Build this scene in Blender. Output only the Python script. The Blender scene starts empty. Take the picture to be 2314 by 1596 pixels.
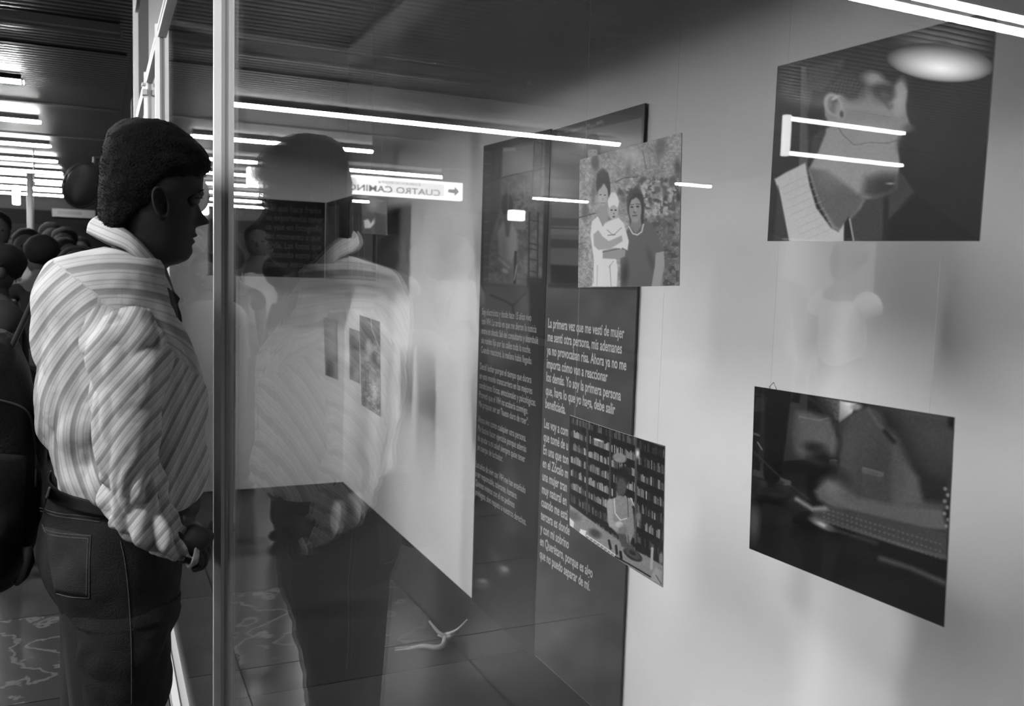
import bpy, bmesh, math, random
import numpy as np
from mathutils import Vector, Matrix, noise
random.seed(4); rng = np.random.RandomState(7)
C = bpy.context.scene.collection
S = bpy.context.scene
PI = math.pi
# ------------------------------------------------------------------ camera
FPX, CX, CY = 2000.0, 1157.0, 798.0
yaw = math.radians(25.0); pitch = math.atan(175/2000); rho = .03
EYE = np.array([0, 0, 1.45])
_F0 = np.array([math.sin(yaw), math.cos(yaw), 0]); _R0 = np.array([math.cos(yaw), -math.sin(yaw), 0]); _U0 = np.array([0, 0, 1.])
_F = _F0*math.cos(pitch)-_U0*math.sin(pitch); _U1 = _U0*math.cos(pitch)+_F0*math.sin(pitch)
_R = _R0*math.cos(rho)+_U1*math.sin(rho); _U = _U1*math.cos(rho)-_R0*math.sin(rho)
def on(px, py, ax, val):
    """survey helper: the point of the sight line (px,py) on the plane axis=val"""
    v = _F+_R*(px-CX)/FPX-_U*(py-CY)/FPX
    t = (val-EYE[ax])/v[ax]
    return EYE+v*t
def proj(p):
    p = np.asarray(p, float)-EYE; d = p@_F
    return CX+FPX*(p@_R)/d, CY-FPX*(p@_U)/d
cam = bpy.data.cameras.new('camera'); camo = bpy.data.objects.new('camera', cam); C.objects.link(camo)
M = Matrix(((_R[0], _U[0], -_F[0], EYE[0]), (_R[1], _U[1], -_F[1], EYE[1]), (_R[2], _U[2], -_F[2], EYE[2]), (0, 0, 0, 1)))
camo.matrix_world = M
cam.sensor_width = 36; cam.lens = FPX/2314*36; cam.clip_start = .02
cam.dof.use_dof = True; cam.dof.focus_distance = 1.95; cam.dof.aperture_fstop = 6.3
S.camera = camo
# ------------------------------------------------------------------ world, exposure
S.view_settings.view_transform = 'Standard'; S.view_settings.look = 'None'
S.view_settings.exposure = 0.75; S.view_settings.gamma = 1.0; S.view_settings.use_curve_mapping = False
w = bpy.data.worlds.new('world'); S.world = w; w.use_nodes = True
w.node_tree.nodes['Background'].inputs[0].default_value = (1, 1, 1, 1)
w.node_tree.nodes['Background'].inputs[1].default_value = .004
S.cycles.max_bounces = 8; S.cycles.diffuse_bounces = 3; S.cycles.glossy_bounces = 4; S.cycles.transparent_max_bounces = 16
S.cycles.caustics_reflective = False; S.cycles.sample_clamp_indirect = 4
LAMP = 120.0          # radiance of the fluorescent tubes
# ------------------------------------------------------------------ materials
def mat(name, g, rough=.6, metal=0., spec=.5, noise_amt=0, noise_scale=20, bump=0, bump_scale=60, coat=0):
    m = bpy.data.materials.new(name); m.use_nodes = True
    nt = m.node_tree; b = nt.nodes['Principled BSDF']
    b.inputs['Base Color'].default_value = (g, g, g, 1); b.inputs['Roughness'].default_value = rough
    b.inputs['Metallic'].default_value = metal; b.inputs['Specular IOR Level'].default_value = spec
    if coat: b.inputs['Coat Weight'].default_value = coat; b.inputs['Coat Roughness'].default_value = .12
    tc = nt.nodes.new('ShaderNodeTexCoord')
    n = nt.nodes.new('ShaderNodeTexNoise'); n.inputs['Scale'].default_value = noise_scale; n.inputs['Detail'].default_value = 6
    nt.links.new(tc.outputs['Object'], n.inputs['Vector'])
    mr = nt.nodes.new('ShaderNodeMapRange'); mr.inputs['From Min'].default_value = .3; mr.inputs['From Max'].default_value = .7
    mr.inputs['To Min'].default_value = g*(1-noise_amt); mr.inputs['To Max'].default_value = min(1, g*(1+noise_amt))
    nt.links.new(n.outputs['Fac'], mr.inputs['Value']); nt.links.new(mr.outputs[0], b.inputs['Base Color'])
    if bump:
        n2 = nt.nodes.new('ShaderNodeTexNoise'); n2.inputs['Scale'].default_value = bump_scale; n2.inputs['Detail'].default_value = 5
        nt.links.new(tc.outputs['Object'], n2.inputs['Vector'])
        bp = nt.nodes.new('ShaderNodeBump'); bp.inputs['Strength'].default_value = bump; bp.inputs['Distance'].default_value = .01
        nt.links.new(n2.outputs['Fac'], bp.inputs['Height']); nt.links.new(bp.outputs[0], b.inputs['Normal'])
    return m
def emat(name, s, g=1, base=.8):
    m = bpy.data.materials.new(name); m.use_nodes = True; nt = m.node_tree; b = nt.nodes['Principled BSDF']
    b.inputs['Base Color'].default_value = (base, base, base, 1)
    b.inputs['Emission Color'].default_value = (g, g, g, 1); b.inputs['Emission Strength'].default_value = s
    return m
def vmat(name, rough=.45, coat=0., spec=.4):
    m = bpy.data.materials.new(name); m.use_nodes = True; nt = m.node_tree; b = nt.nodes['Principled BSDF']
    a = nt.nodes.new('ShaderNodeAttribute'); a.attribute_name = 'Col'
    nt.links.new(a.outputs['Color'], b.inputs['Base Color'])
    b.inputs['Roughness'].default_value = rough; b.inputs['Specular IOR Level'].default_value = spec
    b.inputs['Coat Weight'].default_value = coat; b.inputs['Coat Roughness'].default_value = .15
    return m
def glass_mat():
    m = bpy.data.materials.new('pane_glass'); m.use_nodes = True; nt = m.node_tree
    for n in list(nt.nodes):
        if n.type != 'OUTPUT_MATERIAL': nt.nodes.remove(n)
    out = [n for n in nt.nodes if n.type == 'OUTPUT_MATERIAL'][0]
    g = nt.nodes.new('ShaderNodeNewGeometry')
    d = nt.nodes.new('ShaderNodeVectorMath'); d.operation = 'DOT_PRODUCT'
    nt.links.new(g.outputs['Incoming'], d.inputs[0]); nt.links.new(g.outputs['Normal'], d.inputs[1])
    def mt(op, a, b=None):
        n = nt.nodes.new('ShaderNodeMath'); n.operation = op
        for k, x in enumerate((a, b)):
            if x is None: continue
            if isinstance(x, (int, float)): n.inputs[k].default_value = x
            else: nt.links.new(x, n.inputs[k])
        return n.outputs[0]
    ab = mt('ABSOLUTE', d.outputs['Value'])
    r = mt('ADD', mt('MULTIPLY', mt('POWER', mt('SUBTRACT', 1.0, ab), 5.0), .957), .043)
    tr = nt.nodes.new('ShaderNodeBsdfTransparent'); tr.inputs[0].default_value = (.985, .985, .985, 1)
    gl = nt.nodes.new('ShaderNodeBsdfGlossy'); gl.inputs['Roughness'].default_value = 0.0; gl.inputs[0].default_value = (1, 1, 1, 1)
    mx = nt.nodes.new('ShaderNodeMixShader'); nt.links.new(r, mx.inputs[0]); nt.links.new(tr.outputs[0], mx.inputs[1]); nt.links.new(gl.outputs[0], mx.inputs[2])
    nt.links.new(mx.outputs[0], out.inputs['Surface'])
    return m
M_white = mat('white_wall_paint', .86, .55, noise_amt=.03, noise_scale=3)
M_carpet = mat('dark_grey_carpet', .018, .9, noise_amt=.18, noise_scale=160, bump=.3, bump_scale=300)
M_tile = mat('interior_grey_floor', .024, .5, noise_amt=.2, noise_scale=6)
M_hall = mat('dark_hall_paint', .03, .6, noise_amt=.2, noise_scale=2)
M_roof = mat('booth_roof_board', .6, .8, noise_amt=.1)
M_alu = mat('satin_aluminium', .56, .45, .0, noise_amt=.04, noise_scale=8)
M_groove = mat('dark_groove', .03, .5)
M_rubber = mat('black_gasket', .02, .6)
M_fascia = mat('grey_fascia_board', .045, .55, noise_amt=.05)
M_slat = mat('grey_metal_slat', .055, .35, .6, noise_amt=.10, noise_scale=4)
M_house = mat('dark_lamp_housing', .012, .5)
M_end = mat('lamp_end_cap', .3, .5)
M_lamp = emat('fluorescent_diffuser', LAMP)
M_off = mat('unlit_diffuser', .03, .5)
M_glass = glass_mat()
M_skin = mat('skin', .014, .7, spec=.25, noise_amt=.08, noise_scale=60, bump=.15, bump_scale=400)
M_hair = mat('black_hair', .003, .8, spec=.12, bump=.5, bump_scale=300)
M_black = mat('black_nylon', .008, .8, spec=.2, noise_amt=.3, noise_scale=90, bump=.3, bump_scale=200)
M_strap = mat('black_webbing', .018, .7, spec=.2, noise_amt=.3, noise_scale=200)
M_belt = mat('black_leather', .006, .6, spec=.15)
M_nylon = mat('clear_nylon_line', .6, .3)
M_print = vmat('glossy_photo_print', .42, .0, .18)
M_banner = vmat('matt_banner_print', .5, .15)
M_ink = mat('pale_lettering', .62, .6)
M_ink2 = mat('grey_lettering', .46, .6)
M_concrete = mat('pale_panel_board', .14, .5, noise_amt=.1, noise_scale=5)

# ------------------------------------------------------------------ helpers
def tag(o, label=None, cat=None, group=None, kind=None):
    if label: o['label'] = label
    if cat: o['category'] = cat
    if group: o['group'] = group
    if kind: o['kind'] = kind
    return o
def empty(name, loc, label=None, cat=None, group=None, kind=None):
    o = bpy.data.objects.new(name, None); C.objects.link(o); o.location = loc; o.empty_display_size = .1
    return tag(o, label, cat, group, kind)
def link(name, me, m, parent=None, smooth=False):
    o = bpy.data.objects.new(name, me); C.objects.link(o)
    if m is not None and not len(me.materials): me.materials.append(m)
    if smooth:
        me.polygons.foreach_set('use_smooth', [True]*len(me.polygons))
    if parent is not None:
        o.parent = parent
        o.matrix_parent_inverse = Matrix.Translation(-Vector(parent.location)) if parent.parent is None else (Matrix.Translation(-Vector(parent.location)) if parent.type == 'EMPTY' else Matrix.Identity(4))
    return o
def pymesh(name, v, f):
    me = bpy.data.meshes.new(name); me.from_pydata([tuple(map(float, p)) for p in v], [], f); me.update(); return me
class MB:
    def __init__(s): s.v = []; s.f = []
    def add(s, v, f):
        n = len(s.v); s.v += [tuple(map(float, p)) for p in v]; s.f += [tuple(i+n for i in q) for q in f]; return s
    def box(s, a, b):
        x0, y0, z0 = a; x1, y1, z1 = b
        v = [(x0, y0, z0), (x1, y0, z0), (x1, y1, z0), (x0, y1, z0), (x0, y0, z1), (x1, y0, z1), (x1, y1, z1), (x0, y1, z1)]
        return s.add(v, [(0, 3, 2, 1), (4, 5, 6, 7), (0, 1, 5, 4), (1, 2, 6, 5), (2, 3, 7, 6), (3, 0, 4, 7)])
    def tube(s, pts, r, n=8):
        pts = [np.array(p, float) for p in pts]; rr = r if isinstance(r, (list, tuple)) else [r]*len(pts)
        v = []; f = []
        for i, p in enumerate(pts):
            t = pts[min(i+1, len(pts)-1)]-pts[max(i-1, 0)]; t /= np.linalg.norm(t)+1e-9
            a = np.cross(t, (0, 0, 1)) if abs(t[2]) < .9 else np.cross(t, (0, 1, 0)); a /= np.linalg.norm(a); b = np.cross(t, a)
            for k in range(n):
                q = 2*PI*k/n; v.append(p+rr[i]*(a*math.cos(q)+b*math.sin(q)))
        for i in range(len(pts)-1):
            for k in range(n): f.append((i*n+k, i*n+(k+1) % n, (i+1)*n+(k+1) % n, (i+1)*n+k))
        f.append(tuple(range(n-1, -1, -1))); f.append(tuple((len(pts)-1)*n+k for k in range(n)))
        return s.add(v, f)
    def prism(s, pts, z0, z1):
        n = len(pts); v = [(x, y, z0) for x, y in pts]+[(x, y, z1) for x, y in pts]
        return s.add(v, [tuple(range(n-1, -1, -1)), tuple(range(n, 2*n))]+[(k, (k+1) % n, n+(k+1) % n, n+k) for k in range(n)])
    def ellipsoid(s, c, r, n=16, m=10):
        v = [(c[0], c[1], c[2]-r[2])]; f = []
        for j in range(1, m):
            t = -PI/2+PI*j/m
            for i in range(n):
                q = 2*PI*i/n; v.append((c[0]+r[0]*math.cos(t)*math.cos(q), c[1]+r[1]*math.cos(t)*math.sin(q), c[2]+r[2]*math.sin(t)))
        v.append((c[0], c[1], c[2]+r[2])); L = len(v)-1
        for i in range(n):
            f.append((0, 1+(i+1) % n, 1+i)); f.append((L, L-n+i, L-n+(i+1) % n))
        for j in range(m-2):
            for i in range(n): f.append((1+j*n+i, 1+j*n+(i+1) % n, 1+(j+1)*n+(i+1) % n, 1+(j+1)*n+i))
        return s.add(v, f)
    def build(s, name, m, parent=None, smooth=False, bevel=0):
        me = pymesh(name, s.v, s.f)
        if bevel:
            bm = bmesh.new(); bm.from_mesh(me); bmesh.ops.bevel(bm, geom=bm.edges, offset=bevel, segments=2, affect='EDGES', profile=.5); bm.to_mesh(me); bm.free()
        return link(name, me, m, parent, smooth)
def catmull(P, N):
    P = np.array(P, float); n = len(P)
    t = np.linspace(0, n-1, N); out = []
    for x in t:
        i = min(int(x), n-2); u = x-i
        p0 = P[max(i-1, 0)]; p1 = P[i]; p2 = P[i+1]; p3 = P[min(i+2, n-1)]
        out.append(.5*((2*p1)+(-p0+p2)*u+(2*p0-5*p1+4*p2-p3)*u*u+(-p0+3*p1-3*p2+p3)*u**3))
    return np.array(out)
def loft(rings, cap=True, close=True):
    n = len(rings[0]); v = [p for r in rings for p in r]; f = []
    for i in range(len(rings)-1):
        for k in range(n if close else n-1): f.append((i*n+k, i*n+(k+1) % n, (i+1)*n+(k+1) % n, (i+1)*n+k))
    if cap: f.append(tuple(range(n-1, -1, -1))); f.append(tuple((len(rings)-1)*n+k for k in range(n)))
    return np.array(v), f
def edge_loft(st, N, n=64, p=.9):
    """stations (Lpx,Lpy,Rpx,Rpy,Y,dY): outline pairs on the plane y=Y give elliptical rings"""
    A = []
    for a in st:
        L = on(a[0], a[1], 1, a[4]); R = on(a[2], a[3], 1, a[4]); A.append(np.r_[L, R, a[5]])
    A = catmull(A, N); rings = []
    th = np.arange(n)*2*PI/n; c = np.cos(th); s = np.sin(th)
    cc = np.sign(c)*np.abs(c)**p; ss = np.sign(s)*np.abs(s)**p
    for r in A:
        m = (r[:3]+r[3:6])/2; a = (r[3:6]-r[:3])/2
        rings.append(m+np.outer(cc, a)+np.outer(ss, (0, r[6], 0)))
    return rings
def displace(me, fn):
    me.update(); nv = [v.normal.copy() for v in me.vertices]
    for v, n in zip(me.vertices, nv): v.co += n*fn(v.co)
    me.update()
def skin(name, pts, edges, radii, sub=1, root=0):
    me = bpy.data.meshes.new(name); me.from_pydata([tuple(map(float, p)) for p in pts], edges, []); me.update()
    o = bpy.data.objects.new(name, me); C.objects.link(o)
    o.modifiers.new('s', 'SKIN')
    for i, r in enumerate(radii):
        sv = me.skin_vertices[0].data[i]; sv.radius = r if isinstance(r, tuple) else (r, r)
    me.skin_vertices[0].data[root].use_root = True
    if sub: mm = o.modifiers.new('u', 'SUBSURF'); mm.levels = sub; mm.render_levels = sub
    dg = bpy.context.evaluated_depsgraph_get(); dg.update()
    out = bpy.data.meshes.new_from_object(o.evaluated_get(dg)); out.name = name
    bpy.data.objects.remove(o); return out
def joined(meshes, name):
    bm = bmesh.new()
    for m in meshes: bm.from_mesh(m)
    out = bpy.data.meshes.new(name); bm.to_mesh(out); bm.free(); return out

G = .223        # the plane of the booth's glass front
XA = 1.5        # the white long wall of the booth
YB = 5.91       # the white end wall of the booth
ZC = 3.2        # hall ceiling
# ------------------------------------------------------------------ setting
# hall floor: slabs of polished stone
fl = empty('floor', (0, 0, 0), kind='structure')
M_slab = mat('polished_grey_marble', .026, .2, spec=.3, noise_amt=.35, noise_scale=1.7)
M_vein = bpy.data.materials.new('veined_marble'); M_vein.use_nodes = True
nt = M_vein.node_tree; b = nt.nodes['Principled BSDF']; tc = nt.nodes.new('ShaderNodeTexCoord')
wv = nt.nodes.new('ShaderNodeTexWave'); wv.inputs['Scale'].default_value = 1.3; wv.inputs['Distortion'].default_value = 22; wv.inputs['Detail'].default_value = 5; wv.inputs['Detail Scale'].default_value = 2.5
cr = nt.nodes.new('ShaderNodeValToRGB'); cr.color_ramp.elements[0].position = .0; cr.color_ramp.elements[0].color = (.07, .07, .07, 1); cr.color_ramp.elements[1].position = .18; cr.color_ramp.elements[1].color = (.026, .026, .026, 1)
nt.links.new(tc.outputs['Object'], wv.inputs['Vector']); nt.links.new(wv.outputs['Fac'], cr.inputs[0]); nt.links.new(cr.outputs[0], b.inputs['Base Color']); b.inputs['Roughness'].default_value = .2; b.inputs['Specular IOR Level'].default_value = .3
MB().box((-9, -3, -.06), (1.5, 32, -.012)).build('screed', M_hall, fl)
slabs = {}
for j in range(-4, 40):
    for i in range(-10, 1):
        x0, x1 = i*.8-.0, (i+1)*.8; x1 = min(x1, .2)
        y0, y1 = j*.8, (j+1)*.8
        if x1-x0 < .02 or y0 > 31: continue
        vein = (i == -1 and j in (4,))
        key = (round(x1-x0, 3), vein)
        if key not in slabs:
            me = pymesh('slab', [], []); mb = MB().box((0, 0, -.012), (x1-x0-.006, .794, 0)); me = pymesh('slab', mb.v, mb.f)
            me.materials.append(M_vein if vein else M_slab); slabs[key] = me
        if len([o for o in fl.children if o.name.startswith('slab')]) < 290:
            o = bpy.data.objects.new('slab', slabs[key]); C.objects.link(o); o.location = (x0, y0, 0); o.parent = fl
far = MB()
if True:
    cnt = 0
    for j in range(-4, 40):
        for i in range(-10, 1):
            x0, x1 = i*.8, min((i+1)*.8, .2); y0 = j*.8
            if x1-x0 < .02 or y0 > 31: continue
            cnt += 1
            if cnt > 290: far.box((x0, y0, -.012), (x1-.006, y0+.794, 0))
if far.v: tag(far.build('slab_far', M_slab, fl), kind='stuff')
# booth floor
bf = empty('floor_booth', (0, 0, 0), kind='structure')
YE = 2.98
MB().box((G+.03, YE, -.05), (XA, YB, 0.0)).build('carpet', M_carpet, bf)
MB().box((G+.03, -1.4, -.05), (XA, YE-.006, 0.0)).build('pale_floor_board', M_tile, bf)
# ceiling: metal slats running across the hall
ce = empty('ceiling', (0, 0, ZC), kind='structure')
MB().box((-9.5, -3, ZC+.03), (G+.6, 32, ZC+.1)).build('ceiling_void', M_hall, ce)
sl = MB(); prof = [(-.047, .012), (-.047, .0), (-.03, -.006), (0, -.009), (.03, -.006), (.047, 0), (.047, .012)]
y = -2.0
while y < 31:
    v = [(x, y+a, ZC+b_+.012) for x in (-9.5, G+.02) for a, b_ in prof]; n = len(prof)
    sl.add(v, [(k, k+1, n+k+1, n+k) for k in range(n-1)]); y += .10
me = pymesh('ceiling_slats', sl.v, sl.f); tag(link('ceiling_slats', me, M_slat, ce, True), kind='stuff')
jt = MB()
for yy in (8.3, 11.3, 14.1): jt.box((-9.5, yy, ZC-.012), (G, yy+.05, ZC+.004))
jt.build('cross_joint', M_house, ce)
# hall walls far off
wl = MB().box((-9.6, -3, 0), (-9.5, 32, ZC)).build('wall_left', mat('dim_hall_wall', .015, .8, spec=.15, noise_amt=.3, noise_scale=.8)); tag(wl, kind='structure')
M_dark = mat('black_far_paint', .003, .9, spec=.1)
we = MB().box((-9.5, 31, 0), (G+.6, 31.1, ZC)).build('wall_far', M_dark); tag(we, kind='structure')
wb = MB().box((-9.5, -3.1, 0), (1.6, -3, ZC)).build('wall_back', M_hall); tag(wb, kind='structure')
wr = MB().box((G+.6, YB+.08, 0), (G+.7, 31, ZC)).build('wall_right', M_hall); tag(wr, kind='structure')
# booth walls
wa = MB().box((XA, -1.4, 0), (XA+.05, YB+.05, 3.1)).build('wall_booth_long', M_white); tag(wa, kind='structure')
we2 = MB().box((G-.03, YB, 0), (XA, YB+.05, 3.1)).build('wall_booth_end', M_white); tag(we2, kind='structure')
rf = MB().box((G-.02, -1.4, 2.95), (XA+.05, YB+.05, 3.0)).build('ceiling_booth', M_roof); tag(rf, kind='structure')

# ------------------------------------------------------------------ aluminium frame + glass of the booth
fr = empty('glass_display_front', (G, 1.8, 0), 'long glazed booth front framed in grooved aluminium posts and rails', 'display case')
def post(x, y, z1, d=.0415):
    # octagonal extrusion: every face has a groove
    R_ = d/2/math.cos(PI/8); pts = []
    for k in range(8):
        a0 = PI/8+k*PI/4; a1 = a0+PI/4
        p0 = np.array((math.cos(a0), math.sin(a0)))*R_; p1 = np.array((math.cos(a1), math.sin(a1)))*R_
        nn = -(p0+p1)/2; nn /= np.linalg.norm(nn)
        q0 = p0*.62+p1*.38; q1 = p0*.38+p1*.62
        if k % 2 == 1: pts += [p0]; pts += [q0, q0+nn*.006, q1+nn*.006, q1]
        else: pts += [p0]
    pts = [(x+p[0], y+p[1]) for p in pts]
    p = MB().prism(pts, 0.004, z1).build('post', M_alu, fr)
    # dark slot linings
    for k in (1, 3, 5, 7):
        a = PI/8+k*PI/4+PI/8; c = np.array((math.cos(a), math.sin(a))); t = np.array((-c[1], c[0]))
        base = np.array((x, y))+c*(d/2-.0052); hw = .0042
        q = [base+t*hw, base-t*hw, base-t*hw+c*.0006, base+t*hw+c*.0006]
        MB().prism([tuple(u) for u in q], .01, z1-.002).build('slot', M_groove, p)
    MB().tube([(x, y, 0), (x, y, .006)], .026, 16).build('foot_plate', M_alu, p)
    return p
P1 = (G, 1.837); P2 = (G, 3.72); P3 = (G, 4.66); P4 = (G, 5.87); P0 = (G, -1.4)
ZR = 2.31
for p in (P1, P2, P3, P4, P0): post(p[0], p[1], ZR+.05, .052 if p in (P2, P3) else .0415)
def rail(a, b, z0, z1, wd=.034, nm='rail', off=0):
    a = np.array(a); b = np.array(b); t = (b-a)/np.linalg.norm(b-a); n = np.array((t[1], -t[0]))
    a = a+t*.018+n*off; b = b-t*.018+n*off; h = wd/2
    q = [a+n*h, b+n*h, b-n*h, a-n*h]
    r = MB().prism([tuple(u) for u in q], z0, z1).build(nm, M_alu, fr)
    for s in (1, -1):
        qq = [a+n*(h+.0006)*s, b+n*(h+.0006)*s, b+n*(h-.002)*s, a+n*(h-.002)*s]
        zc = (z0+z1)/2
        MB().prism([tuple(u) for u in qq], zc-.0045, zc+.0045).build('slot', M_groove, r)
    # top groove that takes the glass
    qq = [a+n*.0045, b+n*.0045, b-n*.0045, a-n*.0045]
    MB().prism([tuple(u) for u in qq], z1-.003, z1+.0008).build('gasket', M_rubber, r)
    return r
segs = [(P0, P1), (P1, P2), (P2, P3), (P3, P4)]
for a, b in segs:
    rail(a, b, 0.0, .052, .05); rail(a, b, ZR, ZR+.05)
def pane(a, b, z0, z1, i):
    a = np.array(a, float); b = np.array(b, float); t = (b-a)/np.linalg.norm(b-a); n = np.array((t[1], -t[0]))*.002
    a = a+t*.016; b = b-t*.016
    o = MB().prism([tuple(a+n), tuple(b+n), tuple(b-n), tuple(a-n)], z0, z1).build('glass_pane', M_glass, fr)
pane(P0, P1, .048, ZR+.004, 0)
pane(P1, P2, .048, ZR+.004, 1)
pane(P2, P3, .048, ZR+.004, 2); pane(P3, P4, .048, ZR+.004, 3)
for a, b in segs[:3]:
    a = np.array(a); b = np.array(b); n = np.array((.004, 0))
    MB().prism([tuple(a+n), tuple(b+n), tuple(b-n), tuple(a-n)], ZR+.052, 2.93).build('fascia_panel', M_fascia, fr)
MB().prism([(P3[0]+.004, P3[1]+.02), (P4[0]+.004, P4[1]), (P4[0]-.004, P4[1]), (P3[0]-.004, P3[1]+.02)], ZR+.052, 2.93).build('fascia_panel', mat('black_light_stop_board', .006, .9, spec=.1), fr)  # added dark board, closes the far gap so lamps don't light the upper walls
MB().box((G+.012, P0[1]+.03, 2.0), (G+.024, P1[1]-.03, 2.93)).build('light_block_panel', M_fascia, fr)  # added unseen panel, keeps lamp light off the upper long wall
# little clip lamp box fixed at the last post
cb = empty('clip_bracket', (.17, 4.66, 2.3), 'small white metal clip fixed at the top corner of the farthest post', 'bracket')
c0 = on(320, 190, 1, 4.66); c1 = on(333, 217, 1, 4.66)
MB().box((c0[0], 4.63, c1[2]), (c1[0], 4.69, (c0[2]+c1[2]*2)/3+.01)).build('housing', mat('white_enamel', .75, .4), cb, bevel=.002)
MB().box((c0[0], 4.64, (c0[2]*2+c1[2])/3+.008), (c1[0], 4.68, c0[2]+.004)).build('clamp', M_alu, cb, bevel=.002)
MB().tube([(c0[0]+.01, 4.66, c1[2]-.012), (c0[0]+.01, 4.66, c1[2]+.004)], .004).build('screw', M_alu, cb)

# ------------------------------------------------------------------ fluorescent battens
def lamp(x1, x0, y, lit=True, label=None, cat='ceiling light', group=None, w_=.10, z=ZC):
    o = empty('ceiling_batten_light', ((x0+x1)/2, y, z-.06), label, cat, group)
    prof = [(-w_*.5, 0), (-w_*.42, .055), (w_*.42, .055), (w_*.5, 0)]
    v = [(x, y+a, z-.058+b) for x in (x0, x1) for a, b in prof]
    MB().add(v, [(0, 1, 2, 3), (7, 6, 5, 4), (0, 4, 5, 1), (1, 5, 6, 2), (2, 6, 7, 3), (3, 7, 4, 0)]).build('housing', M_house, o)
    n = 6; v = []
    for x in (x0+.02, x1-.02):
        for k in range(n+1):
            a = PI*k/n; v.append((x, y-w_*.44*math.cos(a), z-.060-w_*.30*math.sin(a)))
    f = [(k, k+1, n+2+k, n+1+k) for k in range(n)]+[tuple(range(n, -1, -1)), tuple(range(n+1, 2*n+2)), (0, n+1, 2*n+1, n)]
    MB().add(v, f).build('diffuser' if lit else 'unlit_tube', M_lamp if lit else M_off, o)
    for s, x in ((1, x0), (-1, x1)):
        MB().box((min(x, x+s*.02), y-w_*.5, z-.092), (max(x, x+s*.02), y+w_*.5, z-.05)).build('end_cap', M_house if not lit else M_end, o)
    return o
rows = [9.72, 12.35, 14.8, 16.95, 19.1, 21.2, 23.4, 25.6, 27.8]
ordn = ['nearest', 'second nearest', 'third', 'fourth', 'fifth', 'sixth', 'seventh', 'eighth', 'farthest']
lamp(-3.02, .15, 7.32, False, 'unlit dark batten on the slatted ceiling, upper left, ending beside the glass front')
lamp(-6.1, -3.06, 7.32, False, 'unlit dark batten continuing leftward from the one by the glass front')
for i, yy in enumerate(rows):
    lamp(-3.04, -.66, yy, True, 'lit fluorescent batten, %s of the lit rows counted from the camera, inner length' % ordn[i], group=None)
    if i != 1: lamp(-5.47 if i != 2 else -5.0, -3.06, yy, True, 'lit fluorescent batten, outer length of the %s lit row' % ordn[i])
for x0, x1, yy, nm in ((-6.6, -3.2, 4.02, 'pair of tubes mirrored at the top right of the glass, rear tube'), (-6.6, -3.2, 3.84, 'pair of tubes mirrored at the top right of the glass, front tube'),
                       (-10.0+.6, -8.1, 17.4, 'short far batten mirrored across the banner'), (-9.4, -8.7, 13.0, 'short batten mirrored right of the family photograph')):
    lamp(x0, x1, yy, True, 'lit fluorescent batten, '+nm, w_=.09)
for x0, x1, yy, nm in ((-3.15, -.9, 4.02, 'in the row ahead of the man, inner tube'), (-3.2, -.9, .7, 'near the glass front, just behind the man'), (-5.4, -3.0, -1.2, 'behind the camera')):
    lamp(x0, x1, yy, True, 'lit fluorescent batten on the ceiling '+nm)

lfy = 6.9
f0 = on(1785, 268, 1, lfy); f1 = on(1790, 347, 1, lfy); f2 = on(2043, 291, 1, lfy); zt_, zb_ = f0[2], f1[2]; xa_, xb_ = 2*G-f0[0], 2*G-f2[0]
lf = empty('light_frame', ((xa_+xb_)/2, lfy, zb_), 'open rectangular lit frame mirrored over the kissing picture', 'ceiling light')
for z_ in (zt_, zb_): MB().box((xb_, lfy-.03, z_-.015), (xa_, lfy+.03, z_+.015)).build('tube', emat('frame_tube', 13), lf, bevel=.008)
MB().box((xa_, lfy-.03, zb_-.03), (xa_+.07, lfy+.03, zt_+.03)).build('end_panel', emat('frame_end', 4.5), lf, bevel=.006)
MB().tube([(xb_+.2, lfy, zt_+.02), (xb_+.2, lfy, ZC)], .008, 6).build('hanger_rod', M_house, lf); MB().tube([(xa_-.2, lfy, zt_+.02), (xa_-.2, lfy, ZC)], .008, 6).build('hanger_rod', M_house, lf)
zd = 3.10
da, db, dc, de = [on(a_, b_, 2, zd) for a_, b_ in ((2036, 88), (2200, 192), (2143, 108), (2095, 165))]
for q_ in (da, db, dc, de): q_[0] = 2*G-q_[0]
dm = (da+db)/2; lng = np.linalg.norm((db-da)[:2])/2*.8; ang = math.atan2((db-da)[1], (db-da)[0]); wdt = np.linalg.norm((dc-de)[:2])/2*.72
dl = empty('dome_light', (dm[0], dm[1], 3.06), 'soft oval opal ceiling light mirrored at the top of the kissing picture', 'ceiling light')
M_opal = emat('opal_shade', 3.2, 1, .1); nt = M_opal.node_tree
tc = nt.nodes.new('ShaderNodeTexCoord'); mp = nt.nodes.new('ShaderNodeMapping'); gr = nt.nodes.new('ShaderNodeTexGradient'); gr.gradient_type = 'SPHERICAL'
mp.inputs['Scale'].default_value = (1/lng, 1/(wdt*1.15), 1); nt.links.new(tc.outputs['Object'], mp.inputs[0]); nt.links.new(mp.outputs[0], gr.inputs[0])
mm_ = nt.nodes.new('ShaderNodeMath'); mm_.operation = 'MULTIPLY'; mm_.inputs[1].default_value = 6.5; nt.links.new(gr.outputs['Fac'], mm_.inputs[0]); nt.links.new(mm_.outputs[0], nt.nodes['Principled BSDF'].inputs['Emission Strength'])
do_ = MB().ellipsoid((0, 0, 0), (lng, wdt*1.15, .03), 32, 12).build('opal_shade', M_opal, None, True)
do_.parent = dl; do_.location = (0, 0, zd-3.06); do_.rotation_euler = (0, 0, ang)
MB().tube([(dm[0], dm[1], zd+.02), (dm[0], dm[1], ZC)], .05, 16).build('ceiling_cup', M_house, dl)
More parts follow.
